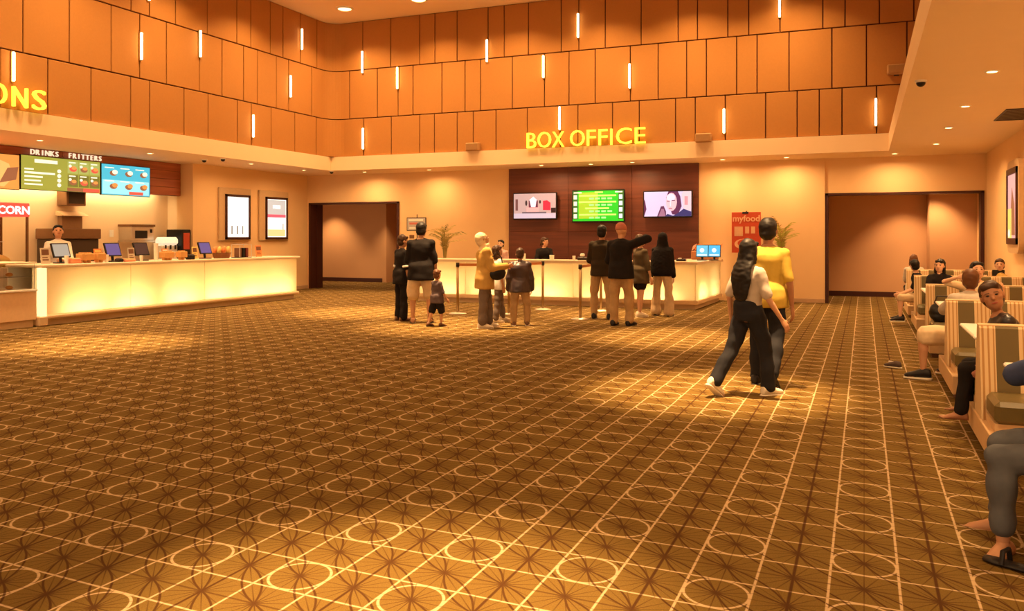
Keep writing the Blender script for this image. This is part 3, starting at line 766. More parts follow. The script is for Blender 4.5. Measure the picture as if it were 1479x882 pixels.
# ================================================================== poster cases
M_case = mat('poster_case_tan', (.58, .39, .21), .5)
def poster_left(label, uo0, uo1, ui0, ui1, vt, vb, art):
    a = on_x(uo0, vt, XL + .06); b = on_x(uo1, vb, XL + .06); y0, y1 = a.y, b.y
    zt, zb = 2.76, 1.40
    t = thing('poster_case', label, 'poster case', (XL, y0, zb))
    w, h = y1 - y0, zt - zb; i0 = on_x(ui0, 300, XL + .1).y - y0; i1 = on_x(ui1, 300, XL + .1).y - y0
    MB().bbox(.001, .06, 0, w, 0, h, .015).build('case', M_case, t)
    fr = Fr((.06, i0, .04), RY); W_, H_ = i1 - i0, h - .21
    f = MB(); fr.slab(f, 0, 0, W_, .06, 0, .04); fr.slab(f, 0, H_ - .06, W_, H_, 0, .04); fr.slab(f, 0, 0, .05, H_, 0, .04); fr.slab(f, W_ - .05, 0, W_, H_, 0, .04); f.build('frame', M_frame, t)
    s = fr.slab(MB(), .05, .06, W_ - .05, H_ - .06, .005, .012).build('lit_poster', em('poster_white', (1.0, .93, .78), 1.1), t)
    for (m, pts) in art:
        q = MB(); fr.poly(q, [(.05 + p * (W_ - .1), .06 + r * (H_ - .12)) for p, r in pts], .012, .014); q.build('print', m, s)
rect = lambda a, b, c, d: [(a, b), (c, b), (c, d), (a, d)]
ePk = em('poster_pink', (.75, .10, .13), 1.0); eGy = em('poster_grey', (.22, .19, .15), 1.0); eYl = em('poster_yellow', (.80, .55, .22), 1.0)
poster_left('white lit poster with three thin bottles, left of the pair', 317, 363, 327, 362, 274, 350, [(eGy, rect(.2, .07, .26, .28)), (eGy, rect(.45, .07, .51, .28)), (eGy, rect(.7, .07, .75, .28))])
poster_left('lit poster with a pink stripe, right of the pair', 375, 417, 385, 416, 277, 352, [(em('poster_palegrey', (.50, .45, .40), 1.0), rect(.03, .6, .97, .98)), (ePk, rect(.02, .52, .98, .6)), (eYl, rect(.05, .02, .95, .2)), (eGy, rect(.82, .2, .86, .36)), (em('poster_white', (1, 1, 1)), rect(.3, .75, .7, .85))])
# right wall poster
t = thing('poster_case', 'rounded poster case with a pink and yellow film poster on the right wall', 'poster case', (XR, 16.92, 1.23))
fr = Fr((0, 0, 0), (0, -1, 0))
W_, H_, r_ = 1.25, 1.56, .22
pts = []
for cx_, cz_, a0 in ((W_ - r_, H_ - r_, 0), (r_, H_ - r_, 90), (r_, r_, 180), (W_ - r_, r_, 270)):
    pts += [(cx_ + r_ * cos(radians(a0 + 15 * k)), cz_ + r_ * sin(radians(a0 + 15 * k))) for k in range(7)]
q = MB(); fr.poly(q, pts, .001, .10); q.build('case', M_case, t)
f = MB(); a0, a1, b0, b1 = .12, 1.13, .15, 1.42
fr.slab(f, a0, b0, a1, b0 + .1, .10, .13); fr.slab(f, a0, b1 - .1, a1, b1, .10, .13); fr.slab(f, a0, b0, a0 + .05, b1, .10, .13); fr.slab(f, a1 - .05, b0, a1, b1, .10, .13); f.build('frame', M_frame, t)
s = fr.slab(MB(), a0 + .05, b0 + .1, a1 - .05, b1 - .1, .10, .108).build('lit_poster', em('poster_rose', (.65, .32, .30), 1.0), t)
fr.slab(MB(), a0 + .05, b0 + .1, a0 + .45, .75, .108, .110).build('print', em('poster_gold', (.85, .55, .12), 1.0), s)
q = MB(); fr.poly(q, [(.45, .3), (.9, .3), (.85, .8), (.6, 1.1), (.5, .8)], .108, .110); q.build('print', eBr, s)
q = MB(); fr.disc(q, .3, .33, .10, .07, .110, .112); q.build('print', em('poster_cream', (.85, .7, .6), 1.0), s)

# ================================================================== televisions over the box office
def tv(label, x0, x1, z0, z1, scr):
    t = thing('television', label, 'television', (x0, YB - .05, z0))
    MB().box((x1 - x0) / 2 - .15, (x1 - x0) / 2 + .15, -.08, -.001, .15, z1 - z0 - .15).build('wall_bracket', M_dark, t)
    MB().bbox(0, x1 - x0, -.16, -.08, 0, z1 - z0, .01).build('case', M_black, t)
    fr = Fr((0, -.16, 0), RX); w, h = x1 - x0, z1 - z0
    s = fr.slab(MB(), .025, .03, w - .025, h - .025, 0, .004).build('screen', scr, t)
    return fr, w, h, s
YT = YB - .21
def tvx(u): return on_y(u, 295, YT).x
fr, w, h, s = tv('left television showing a pale room with a red chair', tvx(741), tvx(804), 1.95, 2.64, em('tv_room', (.42, .27, .24), 1.15))
def pic(pts, col, d=.004):
    q = MB(); fr.poly(q, [(.025 + a * (w - .05), .03 + b * (h - .055)) for a, b in pts], d, d + .002); q.build('picture', col, s)
def oval(a, b, ra, rb, col, d=.004): pic([(a + ra * cos(2 * pi * k / 16), b + rb * sin(2 * pi * k / 16)) for k in range(16)], col, d)
pic(rect(0, 0, 1, .2), em('tv_floor', (.48, .38, .44), 1.1)); pic(rect(.04, .32, .10, .78), em('tv_brown', (.16, .06, .05), 1))
pic(rect(.36, .44, .58, .72), em('tv_darkred', (.14, .03, .05), 1)); pic([(.38, .75), (.47, .88), (.55, .75), (.52, .45), (.42, .45)], em('tv_white', (.75, .65, .72), 1.1), .006)
pic(rect(.31, .26, .60, .44), em('tv_pinktable', (.75, .33, .30), 1)); pic(rect(.20, .20, .78, .26), em('tv_shadow', (.14, .09, .10), 1)); oval(.30, .62, .025, .11, em('tv_plant', (.04, .02, .02), 1)); oval(.63, .66, .025, .07, em('tv_plant', (.04, .02, .02)))
pic([(.70, .33), (.88, .32), (.88, .62), (.80, .72), (.70, .70)], em('tv_red', (.55, .02, .04), 1.1)); pic(rect(.89, .22, 1, .42), em('tv_black', (.03, .01, .01), 1))
fr, w, h, s = tv('middle television with green showtimes listing', tvx(826), tvx(902), 1.87, 2.68, em('tv_green', (.02, .38, .012), 1.3))
eL = em('tv_lime', (.45, .95, .12), 1.15); eT = em('tv_time', (.30, .80, .22), 1.1)
pic(rect(.12, .08, .5, .95), em('tv_olive', (.30, .45, .02), 1.1)); pic(rect(0, .06, .10, 1), em('tv_edge', (.04, .12, .02))); pic(rect(.90, .06, 1, 1), em('tv_edge', (.04, .12, .02)))
for k in range(4):
    b = .78 - .21 * k
    pic(rect(.02, b - .06, .085, b + .08), em('tv_thumb', (.85, .72, .52), 1.1), .008); pic(rect(.915, b - .06, .98, b + .08), em('tv_thumb2', (.75, .85, .80), 1.1), .008)
    wd = ((.13, .86), (.12, .86), (.25, .72), (.13, .86))[k]
    pic(rect(wd[0], b + .03, wd[1], b + .085), eL, .008)
    for c in range(4 if k != 3 else 3): pic(rect(.33 + .12 * c, b - .07, .42 + .12 * c, b - .01), eT, .008)
pic(rect(.02, .92, .18, .96), eW, .008); pic(rect(.84, .93, .98, .97), eW, .008); pic(rect(.44, .92, .60, .97), eL, .008)
fr, w, h, s = tv('right television showing a film close-up of a face', tvx(929), tvx(1000), 1.97, 2.62, em('tv_lilac', (.50, .42, .60), 1.15))
eSk = em('tv_skin', (.78, .40, .45), 1.1); ePu = em('tv_purple', (.10, .02, .07), 1)
pic([(0, 0), (.05, .3), (.02, .62), (0, .7)], ePu); pic([(.28, 0), (.36, .4), (.42, .42), (.47, .2), (.47, 0)], ePu); pic([(.31, 0), (.37, .3), (.42, .3), (.46, 0)], em('tv_mauve', (.30, .14, .22)), .006)
pic([(.47, .75), (.52, 1), (.72, 1), (.77, .8), (.8, .4), (.72, .05), (.6, .08)], ePu, .006); oval(.585, .58, .115, .37, eSk, .008); oval(.57, .76, .09, .15, em('tv_highlight', (.85, .55, .70), 1.1), .010)
pic(rect(.49, .60, .55, .63), ePu, .012); pic(rect(.59, .62, .66, .65), ePu, .012); pic(rect(.53, .30, .60, .335), em('tv_lip', (.30, .08, .14)), .012); pic(rect(.555, .40, .575, .60), em('tv_highlight', (.85, .55, .7)), .012)
pic([(.45, 0), (.50, .1), (.62, .02), (.72, .12), (.84, .3), (1, .18), (1, 0)], em('tv_navy', (.035, .03, .12), 1), .010); pic([(.84, .3), (.80, .9), (.84, 1), (1, 1), (1, .2)], em('tv_wall', (.66, .45, .50), 1.1), .006); pic(rect(.86, .45, .93, .8), em('tv_rosy', (.62, .25, .28)), .008)

# ---- things on the box office counter
BT = .985
def bpt(u, dy=.5):
    p = on_y(u, 370, BYF + dy); return (p.x, p.y)
for i, (u, l, sc) in enumerate(((1014, 'left of the two blue touch screens on the box office counter', em('kiosk_blue', (.10, .38, .55), 1.2)), (1031.5, 'right of the two blue touch screens on the box office counter', em('kiosk_blue2', (.06, .34, .58), 1.2)))):
    x, y = bpt(u, 1.3 + .1 * i); t = thing('touch_screen', l, 'monitor', (x, y, BT), 0, 'touch screens on the box office counter')
    MB().bbox(-.10, .10, -.07, .09, 0, .02, .006).build('base', M_black, t); MB().tube((0, .03, .02), .025, (0, .03, .14), .025, 10).build('stand', M_black, t)
    fr = Fr((-.13, 0, .07), RX, (0, .18, 1)); c = fr.slab(MB(), 0, 0, .27, .27, 0, .03).build('case', M_black, t); s = fr.slab(MB(), .012, .012, .258, .258, .03, .034).build('screen', sc, c)
    q = MB(); fr.disc(q, .13, .15, .05, .05, .034, .036); fr.slab(q, .03, .03, .24, .06, .034, .036); q.build('icon', em('kiosk_pale', (.55, .75, .70), 1.1), s)
x, y = bpt(1018, 2.0); t = thing('flower_tray', 'low tray of orange leaves behind the touch screens', 'ornament', (x, y, BT))
MB().bbox(-.3, .3, -.1, .1, 0, .2, .02).build('tray', mat('tray_brown', (.35, .14, .06), .6), t)
random.seed(5)
for k in range(10):
    a = -.3 + .065 * k; q = MB().prism([(a, 0, .2), (a + .03, .01, .28 + .05 * random.random()), (a + .12, 0, .33 + .05 * random.random()), (a + .07, -.01, .25)], (0, .006, 0)); q.build('leaf', M_cardo if k % 2 else mat('leaf_pink', (.75, .35, .25), .6), t)
for u, w_, h_, l, c in ((797, .11, .10, 'white card holder on the box office counter near the clerk', M_white), (829, .07, .09, 'small white cup on the box office counter', M_white), (757, .07, .13, 'white cup on the counter behind the boy in the jacket', M_white)):
    x, y = bpt(u, .35); t = thing('counter_cup', l, 'cup', (x, y, BT)); MB().tube((0, 0, 0), w_ * .42, (0, 0, h_), w_ * .5, 14).build('cup_body', c, t); MB().tube((0, 0, h_), w_ * .52, (0, 0, h_ + .01), w_ * .5, 14).build('rim', M_white, t)
x, y = bpt(844, .5); t = thing('card_printer', 'dark ticket printer on the box office counter', 'printer', (x, y, BT))
MB().bbox(-.14, .14, -.1, .1, 0, .07, .015).build('body', M_dark, t); MB().bbox(-.09, .0, -.05, .05, .07, .15, .02).build('paper_roll', M_white, t)
x, y = bpt(984, .5); t = thing('card_reader', 'small dark card reader on the box office counter end', 'card reader', (x, y, BT))
MB().bbox(-.10, .10, -.07, .07, 0, .05, .012).build('body', M_black, t); MB().bbox(-.06, .0, -.05, .05, .05, .07, .005).build('keypad', M_white, t)

# ================================================================== stanchions
posts = {}
def stanchion(key, u, v, label):
    p = on_z(u, v); t = thing('stanchion', label, 'stanchion', (p.x, p.y, 0), 0, 'queue stanchions'); posts[key] = (t, p)
    MB().loft([((0, 0, 0), (.17, 0, 0), (0, .17, 0)), ((0, 0, .012), (.17, 0, 0), (0, .17, 0)), ((0, 0, .035), (.05, 0, 0), (0, .05, 0))], 24).build('base', M_chrome, t, True)
    MB().tube((0, 0, .03), .026, (0, 0, .93), .026, 14).build('pole', M_brass, t, True)
    MB().tube((0, 0, .92), .034, (0, 0, 1.0), .034, 14).build('cap', M_dark, t, True)
stanchion('A', 661, 453, 'brass stanchion with a round base left of the hijab woman')
stanchion('D', 735, 454, 'stanchion half hidden behind the boy in the jacket')
stanchion('B', 784, 447, 'brass stanchion between the boy in the jacket and the queue')
stanchion('C', 838, 461, 'brass stanchion at the left elbow of the queueing men')
stanchion('E', 868, 449, 'stanchion hidden behind the queueing men')
M_belt = mat('belt_orange', (.55, .20, .06), .7)
def belt(a, b):
    t, p = posts[a]; q = posts[b][1] - p; d = Vector((q.x, q.y, 0)); s = d.normalized() * .034
    pts = [(s.x, s.y, .985), (d.x - s.x, d.y - s.y, .985), (d.x - s.x, d.y - s.y, .935), (s.x, s.y, .935)]
    nrm = Vector((-s.y, s.x, 0)).normalized() * .004
    MB().prism(pts, nrm).build('belt', M_belt, t)
belt('A', 'D'); belt('D', 'B'); belt('C', 'E')

# ================================================================== booths
def striped():
    m = bpy.data.materials.new('striped_upholstery'); m.use_nodes = True; nt = m.node_tree; b = nt.nodes['Principled BSDF']; b.inputs['Roughness'].default_value = .7
    tc = nt.nodes.new('ShaderNodeTexCoord'); sx = nt.nodes.new('ShaderNodeSeparateXYZ'); nt.links.new(tc.outputs['Object'], sx.inputs[0])
    def op(o, a, c):
        n = nt.nodes.new('ShaderNodeMath'); n.operation = o
        for i, q in enumerate((a, c)):
            if isinstance(q, (int, float)): n.inputs[i].default_value = q
            else: nt.links.new(q, n.inputs[i])
        return n.outputs[0]
    fx = op('FRACT', op('DIVIDE', op('ADD', sx.outputs[0], .285 - .10), .285), 0)
    cr = nt.nodes.new('ShaderNodeValToRGB'); cr.color_ramp.interpolation = 'CONSTANT'
    E = cr.color_ramp.elements; olive = (.13, .09, .025, 1); cream = (.66, .47, .25, 1); tan = (.42, .22, .07, 1)
    stops = [(0, olive), (.5, cream), (.58, tan), (.61, cream), (.69, tan), (.74, cream), (.82, tan), (.86, cream), (.94, tan), (.97, cream)]
    E[0].position = 0; E[0].color = olive; E[1].position = .5; E[1].color = cream
    for p, c in stops[2:]:
        e = E.new(p); e.color = c
    nt.links.new(fx, cr.inputs['Fac']); nt.links.new(cr.outputs['Color'], b.inputs['Base Color'])
    return m
M_strip = striped()
M_vinyl = mat('olive_vinyl', (.13, .095, .03), .35, spec=.5)
M_wside = mat('booth_side_cream', (.66, .44, .23), .5)
M_kick = mat('toe_kick', (.10, .04, .02), .6)
M_table = mat('table_white', (.85, .80, .70), .3)
BW = 1.60
UY = [4.15, 6.93, 9.52, 12.5, 15.35, 18.1]
ulab = ['striped booth bench nearest the camera at the right edge', 'striped booth bench in front of the smiling boy', 'striped booth bench in front of the slumped grey shirt', 'striped booth bench in front of the woman in black', 'striped booth bench second from the far end', 'striped booth bench at the far end by the doorway']
proto = thing('booth_bench', ulab[0], 'bench', (.76, UY[0], 0), 0, 'striped booth benches along the right wall')
MB().prism([(0, -.20, .22), (0, -.165, .44), (0, -.07, .85), (0, -.05, .868), (0, .05, .868), (0, .07, .85), (0, .165, .44), (0, .20, .22)], (BW, 0, 0)).build('backrest', M_strip, proto)
MB().bbox(-.004, BW, -.052, .052, .862, .876, .004).build('top_piping', M_wside, proto)
for sgn in (-1, 1):
    y0, y1 = sorted((sgn * .17, sgn * .62))
    MB().bbox(.03, BW, y0, y1, .27, .42, .03).build('seat', M_vinyl, proto)
    y0, y1 = sorted((sgn * .17, sgn * .60))
    MB().box(.03, BW, y0, y1, .22, .275).build('seat_board', M_wside, proto)
MB().bbox(-.01, BW, -.78, .78, .05, .22, .006).build('base', M_wside, proto)
MB().box(.02, BW, -.76, .76, 0, .05).build('toe_kick', M_kick, proto)
for i in range(1, 6): dup(proto, (.76, UY[i], 0), None, ulab[i])
tl = ['white table beside the denim sleeve at the right edge', 'white table between the boy and the grey shirt', 'white table between the grey shirt and the woman in black', 'white table second from the far end of the booths', 'white table at the far end of the booths']
tp = thing('booth_table', tl[0], 'table', (.80, 5.5, 0), 0, 'white tables between the booths')
MB().bbox(0, 1.55, -.55, .55, .69, .72, .01).build('table_top', M_table, tp)
MB().tube((.75, 0, .02), .045, (.75, 0, .69), .045, 14).build('leg', M_dark, tp); MB().bbox(.45, 1.05, -.25, .25, 0, .02, .005).build('foot', M_dark, tp)
for i, y in enumerate((8.10, 10.95, 13.85, 16.7)): dup(tp, (.80, y, 0), None, tl[i + 1])

# ================================================================== signs, plants, stray shoe
p = on_y(602, 320, 19.0)
t = thing('notice_stand', 'grey framed notice on a stand by the left doorway', 'sign', (p.x, 19.0, 0))
MB().tube((0, 0, 0), .16, (0, 0, .02), .15, 20).build('base', M_dark, t); MB().tube((0, .015, .02), .015, (0, .015, 2.08), .012, 10).build('post', M_dark, t)
fr = Fr((-.28, -.005, 1.66), RX); q = MB(); fr.slab(q, 0, 0, .56, .34, 0, .02); q.build('frame', M_dark, t)
s = fr.slab(MB(), .02, .02, .54, .32, .02, .024).build('panel', mat('notice_grey', (.45, .42, .40), .4), t)
fr.slab(MB(), .08, .16, .46, .21, .024, .026).build('print', mat('notice_red', (.55, .16, .12), .5), s); q = MB(); fr.slab(q, .06, .25, .48, .30, .024, .026); fr.slab(q, .08, .05, .44, .09, .024, .026); q.build('print', M_white, s)
MB().bbox(-.20, -.08, -.04, .02, 1.46, 1.56, .01).build('leaflet_box', M_brownsteel, t)

x0, x1 = on_y(1057, 330, 19.95).x, on_y(1099, 330, 19.95).x
t = thing('red_banner', 'red promotional banner beside the box office counter', 'banner', (x0, 19.95, 0)); w = x1 - x0
MB().bbox(w / 2 - .18, w / 2 + .18, -.12, .12, 0, .02, .005).build('base', M_dark, t); MB().tube((w / 2, .03, .02), .014, (w / 2, .03, 2.1), .014, 10).build('pole', M_dark, t)
M_redb = mat('banner_red', (.62, .085, .035), .5); fr = Fr((0, 0, 1.14), RX); b_ = fr.slab(MB(), 0, 0, w, .93, 0, .012).build('board', M_redb, t)
MB().bbox(w / 2 - .09, w / 2 + .05, -.02, .03, 2.03, 2.08, .008).build('clip', M_black, t)
M_bp = mat('banner_pale', (.85, .52, .30), .5)
text_on(fr, 'myfood', .20, w * .50, .72, .014, M_bp, b_, bold=.004)
fr.slab(MB(), .06, .38, .25, .60, .012, .015).build('print', M_bp, b_); fr.slab(MB(), .30, .44, .39, .60, .012, .015).build('print', M_bp, b_); fr.slab(MB(), .43, .44, .52, .60, .012, .015).build('print', M_bp, b_)
q = MB(); fr.disc(q, .26, .20, .20, .12, .012, .014); q.build('print', M_bp, b_); q = MB(); fr.disc(q, .29, .22, .16, .09, .014, .016); q.build('print', M_redb, b_)

def palm(name, label, loc, h0, n, ln, cols, seed, spread=1.0):
    random.seed(seed); t = thing(name, label, 'plant', loc)
    MB().loft([((0, 0, 0), (.14, 0, 0), (0, .14, 0)), ((0, 0, .30), (.19, 0, 0), (0, .19, 0)), ((0, 0, .34), (.20, 0, 0), (0, .20, 0))], 20).build('pot', mat('pot_brown', (.20, .09, .04), .5), t, True)
    MB().tube((0, 0, .33), .18, (0, 0, .345), .18, 16).build('soil', mat('soil', (.05, .03, .02), .9), t)
    for k in range(n):
        a = 2 * pi * k / n + random.uniform(-.3, .3); up = random.uniform(.75, 1.0); L = ln * random.uniform(.75, 1.05); out = spread * random.uniform(.35, 1.0)
        pts = []
        for i in range(9):
            f = i / 8; pts.append(Vector((cos(a) * out * L * f * f * .75, sin(a) * out * L * f * f * .75, .33 + h0 * min(1, f * 2.2) * up + L * (f - .55 * f * f * out) * .55)))
        m = MB(); m.path(pts, [.010 - .0009 * i for i in range(9)], 5)
        for i in range(3, 9):
            d = (pts[i] - pts[i - 1]).normalized(); sd = d.cross(Vector((0, 0, 1)));
            sd = sd.normalized() if sd.length > .05 else Vector((1, 0, 0))
            for sg in (-1, 1):
                tip = pts[i] + d * .10 + sd * sg * .13 * (1.15 - i / 9) + Vector((0, 0, -.05)); wv = d * .014
                m.add([pts[i] - wv, pts[i] + wv, tip, (pts[i] + tip) / 2 + Vector((0, 0, .012))], [(0, 1, 3), (1, 2, 3), (0, 3, 2)])
        m.build('frond', cols[k % len(cols)], t)
    return t
gA = mat('frond_gold', (.42, .30, .08), .6); gB = mat('frond_olive', (.25, .20, .06), .6); gC = mat('frond_lime', (.45, .42, .08), .5)
p = on_y(642, 350, 19.2); palm('potted_palm', 'golden potted palm with thin fronds at the left end of the box office counter', (p.x, 19.2, 0), 1.12, 26, .95, (gA, gA, gB), 4, .85)
p = on_y(1127, 350, 20.0); palm('potted_palm', 'green potted palm against the wall behind the man in yellow', (p.x + .03, 19.82, 0), 1.15, 26, .95, (gC, gC, gA), 9, .62)
# ================================================================== people
def V(*a): return Vector(a)

def remesh(mb, voxel, iters=4, amp=0.0, nscale=9.0, seed=0):
    me = mb.mesh('tmp'); o = bpy.data.objects.new('tmp', me); COL.objects.link(o)
    m = o.modifiers.new('r', 'REMESH'); m.mode = 'VOXEL'; m.voxel_size = voxel; m.adaptivity = 0
    sm = o.modifiers.new('s', 'SMOOTH'); sm.iterations = iters; sm.factor = .5
    dg = bpy.context.evaluated_depsgraph_get(); dg.update()
    out = bpy.data.meshes.new_from_object(o.evaluated_get(dg))
    bpy.data.objects.remove(o); bpy.data.meshes.remove(me)
    if amp:
        of = Vector((seed * 3.1, seed * 1.7, seed))
        ns = [v.normal.copy() for v in out.vertices]
        for v, nn in zip(out.vertices, ns):
            q = v.co * nscale + of; q.z *= 1.6
            v.co += nn * (noise.noise(q) * amp)
    return out
def raw(me):
    return [v.co[:] for v in me.vertices], [tuple(p.vertices) for p in me.polygons]
def put(name, me, m, parent):
    me.polygons.foreach_set('use_smooth', [True] * len(me.polygons)); me.materials.clear(); me.materials.append(m); me.name = name
    o = bpy.data.objects.new(name, me); COL.objects.link(o)
    if parent is not None: o.parent = parent
    return o

TOR = [(-.050, .066, .050), (0, .083, .062), (.05, .080, .058), (.10, .071, .050), (.16, .079, .056), (.22, .087, .060), (.255, .082, .054), (.285, .056, .044), (.310, .036, .034)]
def tor(t):
    if t <= TOR[0][0]: return TOR[0][1:]
    for a, b in zip(TOR[:-1], TOR[1:]):
        if t <= b[0]:
            k = (t - a[0]) / (b[0] - a[0]); return (a[1] + (b[1] - a[1]) * k, a[2] + (b[2] - a[2]) * k)
    return TOR[-1][1:]

SK1 = mat('skin_tan', (.52, .27, .15), .5, var=.04); SK2 = mat('skin_brown', (.36, .17, .09), .5, var=.04); SK3 = mat('skin_light', (.66, .38, .24), .5, var=.04)
HB = mat('hair_black', (.010, .007, .006), .55, spec=.3); HBr = mat('hair_brown', (.05, .022, .010), .45); HL = mat('hair_auburn', (.12, .045, .016), .5)
EYE_M = mat('eye_dark', (.02, .012, .01), .2); LIP = mat('lip', (.36, .10, .07), .5)
def cloth(name, c, rough=.85): return mat('cloth_' + name, c, rough, var=.12, scale=25, bump=.08, spec=.15)
BLK = cloth('black', (.014, .011, .011)); WHT = cloth('white', (.72, .66, .58)); KHA = cloth('khaki', (.42, .27, .13)); BEI = cloth('beige', (.60, .45, .28)); GRY = cloth('grey', (.16, .12, .10)); DOL = cloth('dark_olive', (.035, .024, .013))
DEN = cloth('dark_denim', (.019, .019, .024)); JEA = cloth('blue_jeans', (.10, .105, .12)); NAV = cloth('denim_blue', (.05, .07, .16)); YEL = cloth('yellow', (.60, .42, .075)); TAN = cloth('tan', (.52, .32, .09)); PUR = cloth('plum', (.05, .03, .04)); GTE = cloth('pale_grey', (.50, .43, .36)); CRM = cloth('cream', (.72, .56, .36)); PNK = cloth('pink', (.62, .36, .30)); OLV = cloth('grey_olive', (.10, .075, .045))
M_sole = mat('shoe_sole', (.75, .68, .55), .6); M_shoeB = mat('shoe_black', (.015, .012, .012), .5); M_shoeW = mat('shoe_white', (.75, .66, .52), .55); M_shoeBr = mat('shoe_brown', (.16, .075, .035), .5); M_shoeT = mat('shoe_tan', (.42, .26, .14), .6)
HANG = ((-.13, .02, -1), (-.04, .16, -1))
def mir(a): return tuple((-p[0], p[1], p[2]) for p in a)
STAND = ((-.03, 0, -1), (0, -.03, -1))

NP = 0
def person(label, loc, face, H, lean=0, side=0, twist=0, head=(0, 0), armL=HANG, armR=mir(HANG), legL=STAND, legR=mir(STAND), footL=None, footR=None,
           hs=1.06, girth=1.0, skin=SK1, hair=('short', HB), top=None, bottom=None, shoe=(M_shoeB, M_sole), hipz=None, fine=False, group=None, extra=None):
    global NP; NP += 1; sd = NP
    s = H
    lean, side, twist = radians(lean), radians(side), radians(twist)
    armL = [V(*q).normalized() for q in armL]; armR = [V(*q).normalized() for q in armR]; legL = [V(*q).normalized() for q in legL]; legR = [V(*q).normalized() for q in legR]
    P = V(0, 0, 0)
    up = V(sin(side), sin(lean), cos(lean) * cos(side)).normalized()
    r = V(cos(twist), sin(twist), 0); r = (r - up * r.dot(up)).normalized(); fw = up.cross(r)
    hips = [P + V(-.050 * s, 0, 0), P + V(.050 * s, 0, 0)]
    knees = [hips[0] + legL[0] * .243 * s, hips[1] + legR[0] * .243 * s]
    ank = [knees[0] + legL[1] * .240 * s, knees[1] + legR[1] * .240 * s]
    fd = []
    for i, f in enumerate((footL, footR)):
        d = V(*f).normalized() if f else V((-.12, .12)[i], 1, 0).normalized(); fd.append(d)
    low = []
    for i in range(2):
        uu = V(0, 0, 1) - fd[i] * fd[i].z; uu.normalize()
        low.append(min((ank[i] - uu * .042 * s).z, (ank[i] - uu * .042 * s + fd[i] * .10 * s).z))
    z0 = -min(low) if hipz is None else hipz
    off = V(0, 0, z0)
    P += off; hips = [q + off for q in hips]; knees = [q + off for q in knees]; ank = [q + off for q in ank]
    N = P + up * .30 * s
    sh = [P + up * .258 * s - r * .094 * s * girth ** .5, P + up * .258 * s + r * .094 * s * girth ** .5]
    elb = [sh[0] + armL[0] * .170 * s, sh[1] + armR[0] * .170 * s]
    wri = [elb[0] + armL[1] * .145 * s, elb[1] + armR[1] * .145 * s]
    # head frame
    hy, hp = radians(head[0]), radians(head[1])
    hf = (Matrix.Rotation(hy, 3, up) @ fw); hr = hf.cross(up); hf = Matrix.Rotation(-hp, 3, hr) @ hf; hu = hr.cross(hf)
    k = s * hs
    Hc = N + up * .016 * s + hu * .074 * k + hf * .008 * s
    g = s * girth
    # ---- body
    b = MB()
    b.loft([(P + up * t * s, r * rx * g, fw * ry * g) for t, rx, ry in TOR], 16)
    for i in range(2):
        b.capsule(hips[i], .046 * g, knees[i], .032 * g); b.capsule(knees[i], .031 * g, knees[i].lerp(ank[i], .35), .032 * g); b.capsule(knees[i].lerp(ank[i], .35), .032 * g, ank[i], .020 * s)
        b.capsule(P + up * .235 * s, .045 * g, sh[i], .029 * g); b.capsule(N + up * .008 * s, .026 * s, sh[i].lerp(N, .35), .022 * g)
        b.capsule(sh[i], .030 * g, elb[i], .022 * g); b.capsule(elb[i], .022 * g, elb[i].lerp(wri[i], .3), .022 * g); b.capsule(elb[i].lerp(wri[i], .3), .022 * g, wri[i], .0145 * s)
    b.capsule(N - up * .02 * s, .031 * s, Hc - hu * .03 * k, .028 * s)
    v1 = [raw(remesh(b, .0085 * s, 4))]
    b = MB()
    for i in range(2):
        f = fd[i]; uu = (V(0, 0, 1) - f * f.z).normalized(); w = f.cross(uu); base = ank[i] - uu * .042 * s
        b.loft([(base + f * t * s + uu * hgt * .5 * s, w * wd * s, uu * hgt * .5 * s) for t, wd, hgt in ((-.040, .012, .024), (-.034, .019, .045), (-.008, .023, .056), (.03, .025, .044), (.065, .028, .027), (.085, .026, .018))], 12)
        b.capsule(ank[i], .020 * s, base + uu * .03 * s, .020 * s)
        for q in range(5):
            o = (-.02 + .01 * q) * (1 if i else -1); ln = (.112, .110, .106, .100, .092)[q] if True else 0
            b.capsule(base + f * .075 * s + w * o * s + uu * .010 * s, .0072 * s, base + f * (ln - .006) * s + w * o * 1.05 * s + uu * .008 * s, (.0075 if q == 0 else .0056) * s, 8)
        # hand
        sg = (-1, 1)[i]; d = (armL, armR)[i][1]; inn = V(-sg, 0, 0); inn = inn - d * inn.dot(d)
        inn = inn.normalized() if inn.length > .2 else (V(0, 0, -1) - d * -d.z).normalized()
        w2 = d.cross(inn); 
        if w2.dot(fw) < 0: w2 = -w2
        h = s / 1.7; c = wri[i]
        b.loft([(c + d * t * h, w2 * a * h, inn * q * h) for t, a, q in ((-.02, .022, .018), (.012, .028, .016), (.05, .038, .015), (.085, .037, .013), (.095, .03, .010))], 12)
        for q in range(4):
            o = (.030, .011, -.009, -.028)[q]; ln = (.070, .080, .074, .056)[q]
            p0 = c + d * .085 * h + w2 * o * h; p1 = p0 + (d + inn * .28 + w2 * o * 2).normalized() * ln * .5 * h; p2 = p1 + (d + inn * .85).normalized() * ln * .5 * h
            b.capsule(p0, .0095 * h, p1, .0088 * h, 8); b.capsule(p1, .0088 * h, p2, .0075 * h, 8)
        p0 = c + d * .025 * h + w2 * .022 * h; p1 = p0 + (d * .7 + w2 * .75 + inn * .2).normalized() * .042 * h; p2 = p1 + (d * .95 + w2 * .2 + inn * .35).normalized() * .034 * h
        b.capsule(p0, .013 * h, p1, .0105 * h, 8); b.capsule(p1, .0105 * h, p2, .0085 * h, 8)
    v1.append(raw(remesh(b, .0040 * s, 2)))
    b = MB()
    b.ell(Hc + hu * .014 * k - hf * .004 * k, hr * .046 * k, hf * .056 * k, hu * .056 * k, 18, 12)
